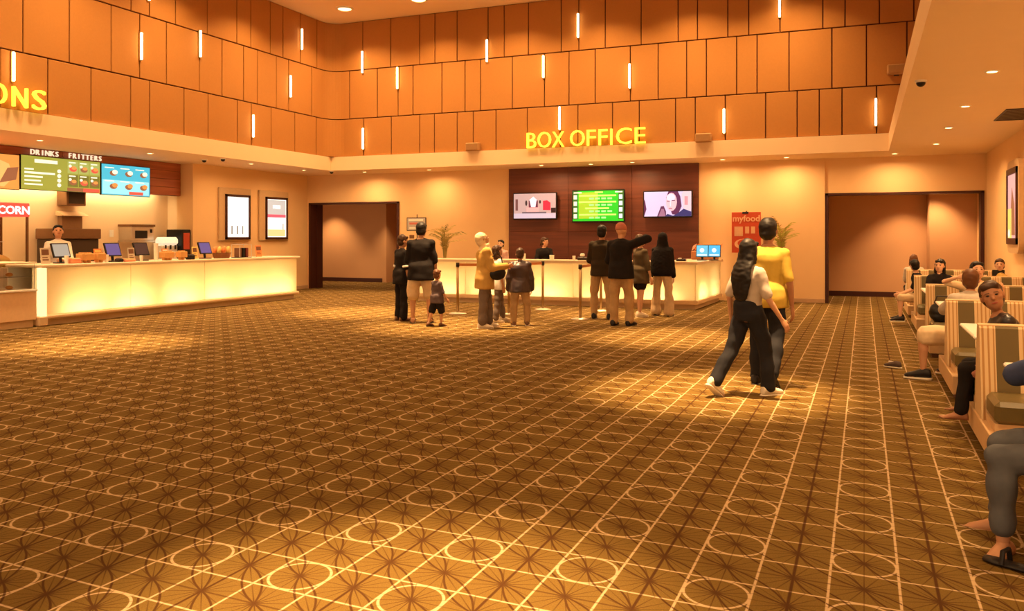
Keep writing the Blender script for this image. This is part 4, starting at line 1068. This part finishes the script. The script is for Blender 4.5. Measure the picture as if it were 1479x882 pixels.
    b.ell(Hc - hu * .028 * k + hf * .014 * k, hr * .036 * k, hf * .037 * k, hu * .040 * k, 16, 10)
    b.ell(Hc - hu * .008 * k + hf * .022 * k, hr * .040 * k, hf * .030 * k, hu * .030 * k, 14, 9)
    b.capsule(Hc + hf * .049 * k + hu * .006 * k, .0055 * k, Hc + hf * .057 * k - hu * .013 * k, .0085 * k, 8)
    for q in (-1, 1):
        b.ell(Hc + hr * q * .046 * k - hu * .004 * k, hr * .006 * k, hf * .011 * k, hu * .017 * k, 10, 7)
        b.capsule(Hc + hf * .048 * k + hr * q * .008 * k + hu * .013 * k, .005 * k, Hc + hf * .042 * k + hr * q * .028 * k + hu * .012 * k, .005 * k, 8)
        b.capsule(Hc + hf * .046 * k - hu * .033 * k, .006 * k, Hc + hf * .041 * k + hr * q * .012 * k - hu * .033 * k, .005 * k, 8)
    b.capsule(Hc - hu * .02 * k - hf * .008 * k, .030 * k, N, .030 * s)
    v1.append(raw(remesh(b, (.0042 if fine else .0055) * k, 2)))
    mb = MB()
    for vs, fs in v1: mb.add(vs, fs)
    me = bpy.data.meshes.new('person'); me.from_pydata(mb.v, [], mb.f); me.update()
    body = put('person', me, skin, None)
    body.location = (loc[0], loc[1], loc[2] if len(loc) > 2 else 0); body.rotation_euler = (0, 0, radians(face)); tag(body, label, 'person', group)
    # ---- face details
    for q in (-1, 1):
        MB().ell(Hc + hf * .0485 * k + hr * q * .018 * k + hu * .003 * k, hr * .0075 * k, hf * .004 * k, hu * .0038 * k, 10, 6).build('eye', EYE_M, body, True)
        MB().capsule(Hc + hf * .051 * k + hr * q * .010 * k + hu * .014 * k, .0018 * k, Hc + hf * .047 * k + hr * q * .026 * k + hu * .0145 * k, .0016 * k, 6).build('eyebrow', hair[1] if hair else HB, body, True)
    MB().ell(Hc + hf * .0505 * k - hu * .033 * k, hr * .014 * k, hf * .004 * k, hu * .0042 * k, 10, 6).build('mouth', LIP, body, True)
    # ---- hair or head covering
    if hair:
        st, hm = hair; b = MB(); e = 1.0; vx = .006 * k
        if st in ('short', 'bob', 'long', 'tied'):
            b.ell(Hc + hu * .022 * k - hf * .011 * k, hr * .0515 * k, hf * .0565 * k, hu * .0560 * k, 16, 10)
            b.ell(Hc - hu * .012 * k - hf * .020 * k, hr * .048 * k, hf * .042 * k, hu * .045 * k, 14, 9)
            b.capsule(Hc + hu * .045 * k + hf * .036 * k - hr * .024 * k, .017 * k, Hc + hu * .045 * k + hf * .036 * k + hr * .024 * k, .017 * k)
        if st in ('bob', 'long'):
            for q in (-1, 1): b.capsule(Hc + hr * q * .042 * k + hu * .01 * k - hf * .004 * k, .014 * k, Hc + hr * q * .046 * k - hu * .065 * k - hf * .010 * k, .015 * k)
            b.loft([(Hc + hu * t * k - hf * y * k, hr * a * k, hf * c * k) for t, y, a, c in ((.03, .03, .045, .03), (-.03, .036, .050, .030), (-.07, .038, .052, .026), (-.095, .036, .046, .02))], 12)
        if st == 'long':
            bk = P + up * .22 * s - fw * .068 * g
            b.loft([(Hc - hf * .03 * k, hr * .050 * k, hf * .03 * k), (Hc - hu * .06 * k - hf * .04 * k, hr * .060 * k, hf * .030 * k), (N - fw * .052 * s, r * .074 * s, fw * .028 * s), (bk + up * .03 * s, r * .080 * s, fw * .024 * s), (bk - up * .02 * s, r * .082 * s, fw * .022 * s), (P + up * .15 * s - fw * .072 * g, r * .066 * s, fw * .020 * s), (P + up * .10 * s - fw * .070 * g, r * .052 * s, fw * .016 * s), (P + up * .075 * s - fw * .066 * g, r * .02 * s, fw * .008 * s)], 14)
        if st == 'tied':
            b.capsule(Hc - hf * .06 * k + hu * .01 * k, .016 * k, Hc - hf * .075 * k - hu * .05 * k, .010 * k)
        if st == 'beanie':
            b.loft([(Hc + hu * t * k - hf * y * k, hr * a * k, hf * c * k) for t, y, a, c in ((.006, .006, .050, .059), (.03, .008, .0515, .060), (.055, .010, .043, .050), (.072, .012, .026, .03), (.078, .012, .008, .01))], 16)
        if st == 'hijab':
            b.ell(Hc + hu * .014 * k - hf * .014 * k, hr * .055 * k, hf * .062 * k, hu * .062 * k, 16, 10)
            b.ell(Hc - hu * .02 * k - hf * .020 * k, hr * .052 * k, hf * .055 * k, hu * .055 * k, 14, 9)
            b.loft([(Hc - hu * .052 * k - hf * .002 * k, hr * .050 * k, hf * .050 * k), (N + up * .005 * s, r * .060 * s, fw * .058 * s), (P + up * .262 * s, r * .100 * s, fw * .072 * s), (P + up * .215 * s, r * .090 * s, fw * .076 * s)], 16)
        if st == 'veil':
            b.ell(Hc + hu * .014 * k - hf * .012 * k, hr * .056 * k, hf * .063 * k, hu * .062 * k, 16, 10)
            b.loft([(Hc - hf * .012 * k, hr * .056 * k, hf * .055 * k), (N, r * .075 * s, fw * .065 * s), (P + up * .25 * s, r * .125 * s, fw * .085 * s), (P + up * .13 * s, r * .140 * s, fw * .100 * s), (P + up * .02 * s, r * .150 * s, fw * .105 * s), (P - up * .03 * s, r * .155 * s, fw * .105 * s)], 18)
        nm = {'beanie': 'knit_cap', 'hijab': 'headscarf', 'veil': 'headscarf'}.get(st, 'hair')
        put(nm, remesh(b, vx if st != 'veil' else .010 * s, 3, .006 if st not in ('beanie',) else .002, 22, sd), hm, body)
    # ---- top
    if top:
        pf = top.get('puff', .010); hem = top.get('hem', -.06); slv = top.get('sleeve', .8); flare = top.get('flare', 0); b = MB(); rings = []
        ts = [hem] + [t for t, _, _ in TOR if t > hem + .02 and t < .30] + [.302]
        for t in ts:
            rx, ry = tor(max(t, 0) if t < 0 else t)
            if t < .0: rx, ry = .086 + flare * (-t) * 4, .064 + flare * (-t) * 4
            e = pf * (.5 if t > .28 else 1)
            if t < (bottom or {}).get('waist', .07) + .03 and not top.get('tuck'): e = max(e, (bottom or {}).get('puff', .012) + .016)
            if top.get('tuck') and t < .09: e = .004
            if t > .05 and t < .2: rx = max(rx, .078)
            rings.append((P + up * t * s, r * (rx * g + e * s), fw * (ry * g + e * s)))
        b.loft(rings, 18)
        for i in range(2):
            b.capsule(P + up * .225 * s, (.046 * g + pf * s), sh[i], .029 * g + pf * .7 * s); b.capsule(N - up * .008 * s, .028 * s + pf * .6 * s, sh[i].lerp(N, .35), .022 * g + pf * .7 * s)
            if slv > 0:
                e = sh[i].lerp(elb[i], min(slv, 1)); b.capsule(sh[i], .029 * g + pf * .75 * s, e, .024 * g + pf * .9 * s)
                if slv > 1: b.capsule(elb[i], .024 * g + pf * .9 * s, elb[i].lerp(wri[i], slv - 1), .018 * g + pf * s)
        if top.get('hood'): b.ell(N - fw * .035 * s + up * .01 * s, r * .06 * s, fw * .035 * s, up * .035 * s)
        put(top.get('name', 'shirt'), remesh(b, .0085 * s, 5, .008 * s, 10 / s, sd), top['m'], body)
        if top.get('band'):
            for i in range(2):
                q = sh[i].lerp(elb[i], min(slv, 1) * .96); dd = (elb[i] - sh[i]).normalized()
                MB().tube(q - dd * .012 * s, .027 * g + pf * 1.25 * s, q + dd * .012 * s, .026 * g + pf * 1.25 * s, 14).build('sleeve_band', top['band'], body, True)
    if bottom:
        pf = bottom.get('puff', .012); ln = bottom.get('len', 1.93); wst = bottom.get('waist', .07); fl_w = bottom.get('flare', 0); b = MB()
        b.loft([(P + up * t * s, V(1, 0, 0) * (rx * g + pf * s), V(0, 1, 0) * (ry * g + pf * s)) for t, rx, ry in ((-.045, .076, .056), (0, .086, .066), (wst, *[q * 1.0 for q in tor(wst)]))], 18)
        for i in range(2):
            e = hips[i].lerp(knees[i], min(ln, 1))
            b.capsule(hips[i], .050 * g + pf * s, e, .036 * g + pf * (1.2 if ln <= 1.1 else .7) * s)
            if ln > 1:
                e2 = knees[i].lerp(ank[i], ln - 1); m_ = knees[i].lerp(ank[i], min(.4, ln - 1))
                b.capsule(knees[i], .035 * g + pf * .7 * s, m_, .034 * g + (pf * .7 + fl_w * .4) * s)
                if ln > 1.4: b.capsule(m_, .034 * g + (pf * .7 + fl_w * .4) * s, e2, .024 * g + (pf * .8 + fl_w) * s)
        if bottom.get('skirt'):
            kn = (knees[0] + knees[1]) / 2; b.loft([(P, V(1, 0, 0) * .095 * g, V(0, 1, 0) * .075 * g), (P.lerp(kn, ln), V(1, 0, 0) * .115 * g, V(0, 1, 0) * .095 * g)], 18)
        put(bottom.get('name', 'trousers'), remesh(b, .0085 * s, 5, .012 * s, 9 / s, sd + .5), bottom['m'], body)
    if shoe:
        for i in range(2):
            f = fd[i]; uu = (V(0, 0, 1) - f * f.z).normalized(); w = f.cross(uu); base = ank[i] - uu * .042 * s; b = MB()
            if len(shoe) > 2:       # sandal: straps only
                b.loft([(base + f * t * s + uu * hgt * .55 * s, w * wd * s, uu * hgt * .62 * s) for t, wd, hgt in ((.035, .031, .050), (.065, .034, .038))], 12)
            else:
                b.loft([(base + f * t * s + uu * hgt * .5 * s, w * wd * s, uu * hgt * .5 * s) for t, wd, hgt in ((-.050, .014, .03), (-.044, .024, .058), (-.012, .028, .070), (.03, .030, .055), (.07, .033, .038), (.10, .030, .030), (.116, .018, .020))], 12)
            so = put('shoe', remesh(b, .0055 * s, 3), shoe[0], body)
            b = MB(); b.loft([(base + f * t * s - uu * .004 * s, w * wd * s, uu * .009 * s) for t, wd in ((-.055, .014), (-.045, .026), (0, .029), (.07, .034), (.105, .030), (.120, .016))], 12)
            b.build('sole', shoe[1], so, True)
    if extra: extra(body, dict(P=P, N=N, sh=sh, elb=elb, wri=wri, knees=knees, ank=ank, hips=hips, s=s, up=up, fw=fw, r=r, Hc=Hc, hf=hf, hu=hu, hr=hr, armL=armL, armR=armR))
    return body

def away(p): return math.degrees(atan2(-p[0], p[1]))
def at_floor(u, v): p = on_z(u, v); return (p.x, p.y)
def std(label, u, v, rel, H, **k):
    p = at_floor(u, v); return person(label, p, away(p) + rel, H, **k)

# ---- family at the left
std('youth in a black t-shirt and long black trousers, leftmost of the standing visitors', 580, 463, -62, 1.55, head=(-10, 5), skin=SK1, hair=('short', HBr), top=dict(m=BLK, sleeve=.95, puff=.016, hem=-.10, band=WHT), bottom=dict(m=BLK, puff=.020, flare=.012), shoe=(M_shoeBr, M_shoeBr))
std('man in a black t-shirt and beige knee-length shorts seen from behind', 608, 466, -6, 1.77, girth=1.10, head=(-12, 6), skin=SK1, armL=((-.18, .12, -1), (.25, .9, -.55)), armR=((.22, .05, -1), (.10, .22, -1)), hair=('short', HB), top=dict(m=BLK, sleeve=.98, puff=.016, hem=-.10), bottom=dict(m=BEI, len=.98, puff=.024, name='shorts'), shoe=(M_shoeBr, M_shoeB, 'sandal'), legL=((-.12, 0, -1), (0, -.02, -1)), legR=((.14, 0, -1), (0, -.02, -1)))
std('toddler in a grey t-shirt and black shorts beside the man in beige shorts', 631, 471, -55, .93, hs=1.32, girth=1.12, head=(15, 0), skin=SK1, hair=('short', HL), top=dict(m=cloth('violet_grey', (.11, .08, .085)), sleeve=.95, puff=.014, hem=-.10), bottom=dict(m=BLK, len=.95, puff=.030, name='shorts'), shoe=(M_shoeBr, M_shoeB), armR=((.2, .25, -1), (.1, .5, -.8)), legL=((-.05, -.25, -1), (0, -.35, -1)), legR=((.05, .22, -1), (0, .0, -1)))
# ---- hijab woman and children
std('woman in a cream headscarf, mustard jacket and grey trousers looking at her phone', 700, 473, -80, 1.60, girth=1.12, head=(0, -22), skin=SK1, hair=('hijab', CRM), armL=((-.12, .35, -1), (.15, .95, .02)), armR=((.12, .38, -1), (-.12, .95, .10)), top=dict(m=TAN, sleeve=1.95, puff=.022, hem=-.12, name='jacket'), bottom=dict(m=GRY, puff=.016, flare=.012), shoe=(M_shoeW, M_shoeW), legL=((-.04, .18, -1), (0, .05, -1)), legR=((.04, -.10, -1), (0, -.05, -1)))
std('brown-haired girl in a white top and dark trousers, half hidden behind the headscarf woman', 719, 465, -68, 1.36, hs=1.1, head=(0, -8), skin=SK1, hair=('bob', HBr), top=dict(m=WHT, sleeve=.9, puff=.014, hem=-.10), bottom=dict(m=GRY, puff=.016, flare=.006), shoe=(M_shoeW, M_shoeW), legL=((-.05, .30, -1), (0, .10, -1)), legR=((.05, -.12, -1), (0, -.12, -1)))
std('boy in a dark shiny jacket and khaki trousers seen from behind', 751, 470, 4, 1.31, hs=1.12, girth=1.15, head=(-5, 8), skin=SK1, hair=('short', HBr), top=dict(m=mat('jacket_satin', (.06, .04, .045), .38, var=.2, scale=12, spec=.5), sleeve=1.95, puff=.026, hem=-.09, name='jacket'), bottom=dict(m=KHA, puff=.022), shoe=(M_shoeBr, M_sole), armL=((-.25, .0, -1), (.0, .3, -1)), armR=((.25, .05, -1), (.05, .25, -1)), legL=((-.12, 0, -1), (0, 0, -1)), legR=((.16, .05, -1), (.02, 0, -1)))
# ---- clerks and attendant
def clerk(label, u, v, Y, ztop, rel, **k):
    p = on_y(u, v, Y); H = ztop; return person(label, (p.x, Y), away((p.x, Y)) + rel, H, **k)
clerk('box office clerk in a black jacket with tied hair looking right', 786, 350, 18.95, 1.50, 180, head=(62, 0), skin=SK3, hair=('tied', HBr), top=dict(m=BLK, sleeve=1.9, puff=.016, name='jacket'), bottom=dict(m=BLK), shoe=(M_shoeB, M_shoeB), armL=((-.2, .4, -.9), (.3, .9, -.1)), armR=((.2, .4, -.9), (-.3, .9, -.1)))
clerk('dark-haired clerk in a pink top behind the left end of the box office counter', 723, 350, 18.95, 1.44, 180, head=(-25, -12), skin=SK3, hair=('short', HB), top=dict(m=PNK, sleeve=.9, puff=.014), bottom=dict(m=BLK), shoe=(M_shoeB, M_shoeB))
p = on_x(84, 340, -14.05)
person('concession attendant in a white shirt behind the counter', (p.x, p.y), away(p) + 170, 1.74, head=(15, -14), skin=SK1, hair=('short', HB), top=dict(m=WHT, sleeve=1.8, puff=.016), bottom=dict(m=BLK), shoe=(M_shoeB, M_shoeB), armL=((-.2, .4, -.9), (.3, .9, -.1)), armR=((.2, .4, -.9), (-.3, .9, -.1)))
# ---- queue
std('man in a dark olive jacket and khaki trousers, left of the queueing group', 869, 460, -12, 1.73, girth=1.08, head=(-5, 4), skin=SK1, hair=('short', HB), top=dict(m=DOL, sleeve=1.95, puff=.020, hem=-.07, name='jacket'), bottom=dict(m=KHA, puff=.016, flare=.004), shoe=(M_shoeB, M_shoeB), armL=((-.25, .25, -1), (.2, .9, -.2)), armR=((.2, .2, -1), (-.2, .9, -.2)), legL=((-.14, 0, -1), (0, 0, -1)), legR=((.14, -.06, -1), (.04, -.1, -1)))
std('man in a salmon knit cap and black jacket with a raised elbow', 897, 470, -24, 1.75, girth=1.15, head=(-5, 0), skin=SK3, hair=('beanie', cloth('salmon', (.50, .19, .14))), top=dict(m=BLK, sleeve=1.95, puff=.022, hem=-.07, name='jacket'), bottom=dict(m=KHA, puff=.018, flare=.004), shoe=(M_shoeB, M_shoeB), armL=((-.3, .3, -.9), (.2, .9, .1)), armR=((.70, .12, .26), (-.45, .85, .05)), legL=((-.06, -.05, -1), (0, -.08, -1)), legR=((.08, .12, -1), (.03, .0, -1)))
std('woman in a grey cardigan and black shorts with bare legs in the queue', 925, 457, -55, 1.56, head=(-15, -5), skin=SK3, hair=('tied', HBr), top=dict(m=OLV, sleeve=1.25, puff=.014, hem=-.12, name='cardigan'), bottom=dict(m=BLK, len=.62, puff=.024, name='shorts'), shoe=(M_shoeW, M_shoeW), armR=((.25, .08, -1), (.15, .18, -1)), legL=((-.04, .10, -1), (0, 0, -1)), legR=((.04, -.10, -1), (0, -.12, -1)))
std('woman in a long black veil and wide beige trousers at the right of the queue', 957, 456, -15, 1.60, head=(10, 0), skin=SK3, hair=('veil', BLK), top=dict(m=BLK, sleeve=1.9, puff=.016, hem=-.05), bottom=dict(m=BEI, puff=.020, flare=.032), shoe=(M_shoeB, M_shoeB), legL=((-.12, .12, -1), (-.05, 0, -1)), legR=((.12, -.06, -1), (.02, 0, -1)))
# ---- walking pair
def clip(body, q):
    MB().ell(q['Hc'] + q['hu'] * .070 * q['s'] - q['hf'] * .02 * q['s'], q['hr'] * .022 * q['s'], q['hf'] * .008 * q['s'], q['hu'] * .008 * q['s']).build('hair_clip', M_chrome, body, True)
std('girl with long black hair in a grey t-shirt and dark jeans walking away', 1081, 570, -42, 1.51, head=(6, 0), skin=SK1, fine=True, hair=('long', HB), top=dict(m=GTE, sleeve=.80, puff=.016, hem=.03, tuck=True), bottom=dict(m=DEN, puff=.020, waist=.085, flare=.012), shoe=(M_shoeW, M_shoeW),
    armL=((-.28, -.12, -1), (-.10, .22, -1)), armR=((.34, .10, -1), (.34, .46, -.9)), legL=((-.06, -.34, -1), (-.04, -.66, -.85)), legR=((.06, .38, -1), (.02, .06, -1)), footL=(-.1, .80, -.55), footR=(.12, 1, 0), extra=clip)
std('man in a yellow t-shirt and dark trousers walking beside the girl', 1109, 556, -22, 1.71, girth=1.04, head=(12, 4), skin=SK2, fine=True, hair=('short', HB), top=dict(m=YEL, sleeve=.85, puff=.013, hem=-.06), bottom=dict(m=DEN, puff=.018, flare=.008), shoe=(M_shoeB, M_shoeB),
    armL=((-.2, .15, -1), (-.05, .4, -1)), armR=((.24, -.06, -1), (.06, .10, -1)), legL=((-.12, .16, -1), (0, -.08, -1)), legR=((.08, -.16, -1), (.12, -.72, -.85)), footR=(.1, .75, -.6))

# ---- people in the booths
SIT = ((-.15, 1, -.04), (0, .08, -1)); SITR = mir(SIT)
LAP = ((-.10, .30, -1), (.20, .85, -.35)); LAPR = mir(LAP)
def seated(label, u, v, Y, face, H, hipz, **k):
    p = on_y(u, v, Y); k.setdefault('legL', SIT); k.setdefault('legR', SITR); k.setdefault('armL', LAP); k.setdefault('armR', LAPR)
    k.setdefault('bottom', dict(m=BLK)); k.setdefault('shoe', (M_shoeB, M_sole))
    return person(label, (k.pop('x', p.x), Y), face, H, hipz=hipz, **k)
seated('brown-haired visitor seen from behind in the farthest booth', 1320, 380, 18.52, 0, 1.42, .49, lean=8, skin=SK1, hair=('bob', HL), top=dict(m=GTE, sleeve=.9, puff=.014))
seated('black-haired boy in a black shirt and pale shorts sitting sideways at the aisle', 1330, 384, 15.78, 88, 1.36, .49, lean=10, side=0, head=(-60, -5), skin=SK3, hair=('short', HB), top=dict(m=BLK, sleeve=.8, puff=.014), bottom=dict(m=BEI, len=.95, puff=.02, name='shorts'), legL=((-.45, 1, -.05), (0, .05, -1)), legR=((.1, 1, -.05), (0, -.05, -1)))
seated('woman with long black hair in a black top facing the camera', 1357, 390, 14.93, 178, 1.44, .48, lean=6, head=(-18, -10), skin=SK3, hair=('bob', HB), hs=1.05, top=dict(m=BLK, sleeve=1.9, puff=.018, name='hooded_top'), armL=((-.12, .45, -1), (.3, .85, .25)), armR=((.12, .45, -1), (-.25, .85, .3)))
seated('person in a pale grey shirt slumped over the table, seen from behind', 1389, 420, 9.95, -4, 1.58, .47, lean=27, head=(0, -30), girth=1.15, skin=SK1, hair=('short', HL), top=dict(m=GTE, sleeve=.95, puff=.016), x=1.03, bottom=dict(m=CRM, len=.92, puff=.022, name='shorts'), legL=((-1, -.28, -.02), (0, .0, -1)), legR=((-.55, .75, -.02), (.0, .1, -1)), armL=((-.35, .75, -.5), (.55, .8, -.02)), armR=((.4, .8, -.35), (-.5, .8, .05)), footL=(-1, .12, 0), footR=(-1, .3, 0))
seated('short-haired person in a cream shirt with one arm raised across the forehead', 1412, 386, 12.02, 176, 1.52, .48, lean=4, head=(14, -16), skin=SK3, hair=('short', HB), top=dict(m=CRM, sleeve=.8, puff=.014), armR=((.85, .35, .25), (-.6, .55, .25)), armL=((-.4, .4, -.7), (.0, .6, .75)))
seated('brown-haired person holding a black phone by the right wall', 1459, 386, 15.80, 105, 1.40, .49, x=2.08, lean=4, head=(65, -8), skin=SK3, hair=('short', HBr), top=dict(m=TAN, sleeve=.9, puff=.014), armR=((.5, .5, -.6), (-.15, .6, .75)), armL=((-.2, .4, -.8), (-.1, .7, .75)))
def sarong(body, q):
    s = q['s']; b = MB(); a = q['hips'][0].lerp(q['knees'][0], .35); c = q['knees'][0]; dd = (c - a).normalized()
    b.capsule(a, .072 * s, c - dd * .01, .052 * s)
    put('patterned_wrap', remesh(b, .009, 4, .01, 12, 3), mat('wrap_pink_pattern', (.52, .24, .17), .8, var=.5, scale=55), body)
seated('smiling boy in a black sleeveless vest looking back over the bench', 1437, 440, 7.34, 74, 1.34, .52, lean=17, twist=28, hs=1.26, girth=1.18, head=(74, -4), skin=SK2, fine=True, hair=('short', HBr), x=1.06, top=dict(m=mat('vest_black', (.02, .016, .018), .35, spec=.5), sleeve=0, puff=.014, name='vest'), shoe=None, armL=((-.22, .05, -1), (.3, .35, -.8)), armR=((.2, .2, -1), (-.3, .4, -.8)), legL=((-.42, 1, -.10), (-.18, .10, -1)), legR=((-.1, 1, -.08), (.1, .1, -1)), footL=(-.2, 1, 0), footR=(.2, 1, 0), extra=sarong)
person('person in blue jeans and a denim shirt at the right edge of the frame', (1.0, 4.66), 90, 1.66, hipz=.485, lean=16, head=(-10, -10), skin=SK1, hair=('bob', HB), top=dict(m=NAV, sleeve=1.6, puff=.016), bottom=dict(m=JEA, puff=.016, len=1.78), shoe=None, legL=((.05, 1, -.10), (-.05, -.02, -1)), legR=((.50, .85, -.10), (.0, .05, -1)), armR=((.80, .62, -.42), (.45, -.75, .02)), armL=((-.1, -.35, -1), (.1, .1, -1)), footL=(-.75, .5, -.12), footR=(.3, .9, 0))

# ---- loose belongings
p = on_z(1290, 531)
t = thing('stray_shoe', 'single dark sneaker with a white sole lying on the carpet', 'shoe', (p.x, p.y, 0), radians(60)); t.scale = (.72, .72, .72)
b = MB().loft([((0, y, hh * .5 + .02), (w, 0, 0), (0, 0, hh * .5)) for y, w, hh in ((-.13, .02, .05), (-.115, .04, .09), (-.05, .045, .10), (.03, .045, .075), (.09, .048, .05), (.13, .035, .04), (.145, .015, .02))], 14).build('upper', cloth('sneaker_grey', (.10, .07, .06)), t, True)
MB().loft([((0, y, .012), (w, 0, 0), (0, 0, .012)) for y, w in ((-.14, .02), (-.12, .045), (0, .048), (.09, .052), (.14, .035), (.152, .015))], 14).build('sole', M_sole, t, True)
MB().box(-.012, .012, .0, .07, .085, .105).build('laces', WHT, t)

p = on_y(1349, 462, 12.05)
t = thing('black_bag', 'black soft bag on the bench in front of the woman in black', 'bag', (.93, 12.05, .415))
b = MB(); b.ell((0, 0, .13), (.17, 0, 0), (0, .10, 0), (0, 0, .13)); b.ell((0, 0, .07), (.16, 0, 0), (0, .11, 0), (0, 0, .07)); put('bag_body', remesh(b, .012, 3, .02, 8, 2), M_black, t)
MB().path([(-.1, 0, .24), (-.07, 0, .33), (.07, 0, .33), (.1, 0, .24)], .010).build('strap', M_dark, t)

hp = at_floor(700, 473); a_ = radians(away(hp) - 80)
fx, fy = -sin(a_), cos(a_)
t = thing('handbag', 'black and white handbag hanging from the headscarf woman', 'handbag', (hp[0] + fx * .24 + .04, hp[1] + fy * .24 - .16, .80), a_)
b = MB(); b.ell((0, 0, .11), (.07, 0, 0), (0, .15, 0), (0, 0, .12)); put('bag_body', remesh(b, .010, 3, .01, 10, 1), M_black, t)
b = MB(); b.ell((0, .02, .20), (.06, 0, 0), (0, .12, 0), (0, 0, .05)); put('bag_flap', remesh(b, .010, 2, .01, 14, 2), WHT, t)
MB().path([(0, -.10, .2), (0, -.09, .36), (0, .0, .46), (0, .07, .36), (0, .10, .2)], .010).build('strap', M_black, t)

ph = thing('phone', 'black phone held up by the person at the right wall', 'phone', (on_y(1442, 394, 15.75).x, 15.75, on_y(1442, 394, 15.75).z - .05))
MB().bbox(-.09, .09, -.006, .006, 0, .10, .005).build('case', M_black, ph); MB().box(-.08, .08, .006, .008, .008, .092).build('screen', em('phone_screen', (.3, .3, .35), .6), ph)
t = thing('sandal', 'black sandal under the bare foot at the right edge', 'sandal', (.64, 4.40, 0), radians(60))
MB().loft([((0, y, .012), (w, 0, 0), (0, 0, .012)) for y, w in ((-.12, .02), (-.10, .04), (0, .042), (.09, .048), (.14, .03))], 14).build('sole', M_shoeB, t, True)
MB().path([(-.045, .05, .015), (-.03, .05, .07), (.03, .05, .07), (.045, .05, .015)], .012).build('strap', M_shoeB, t)
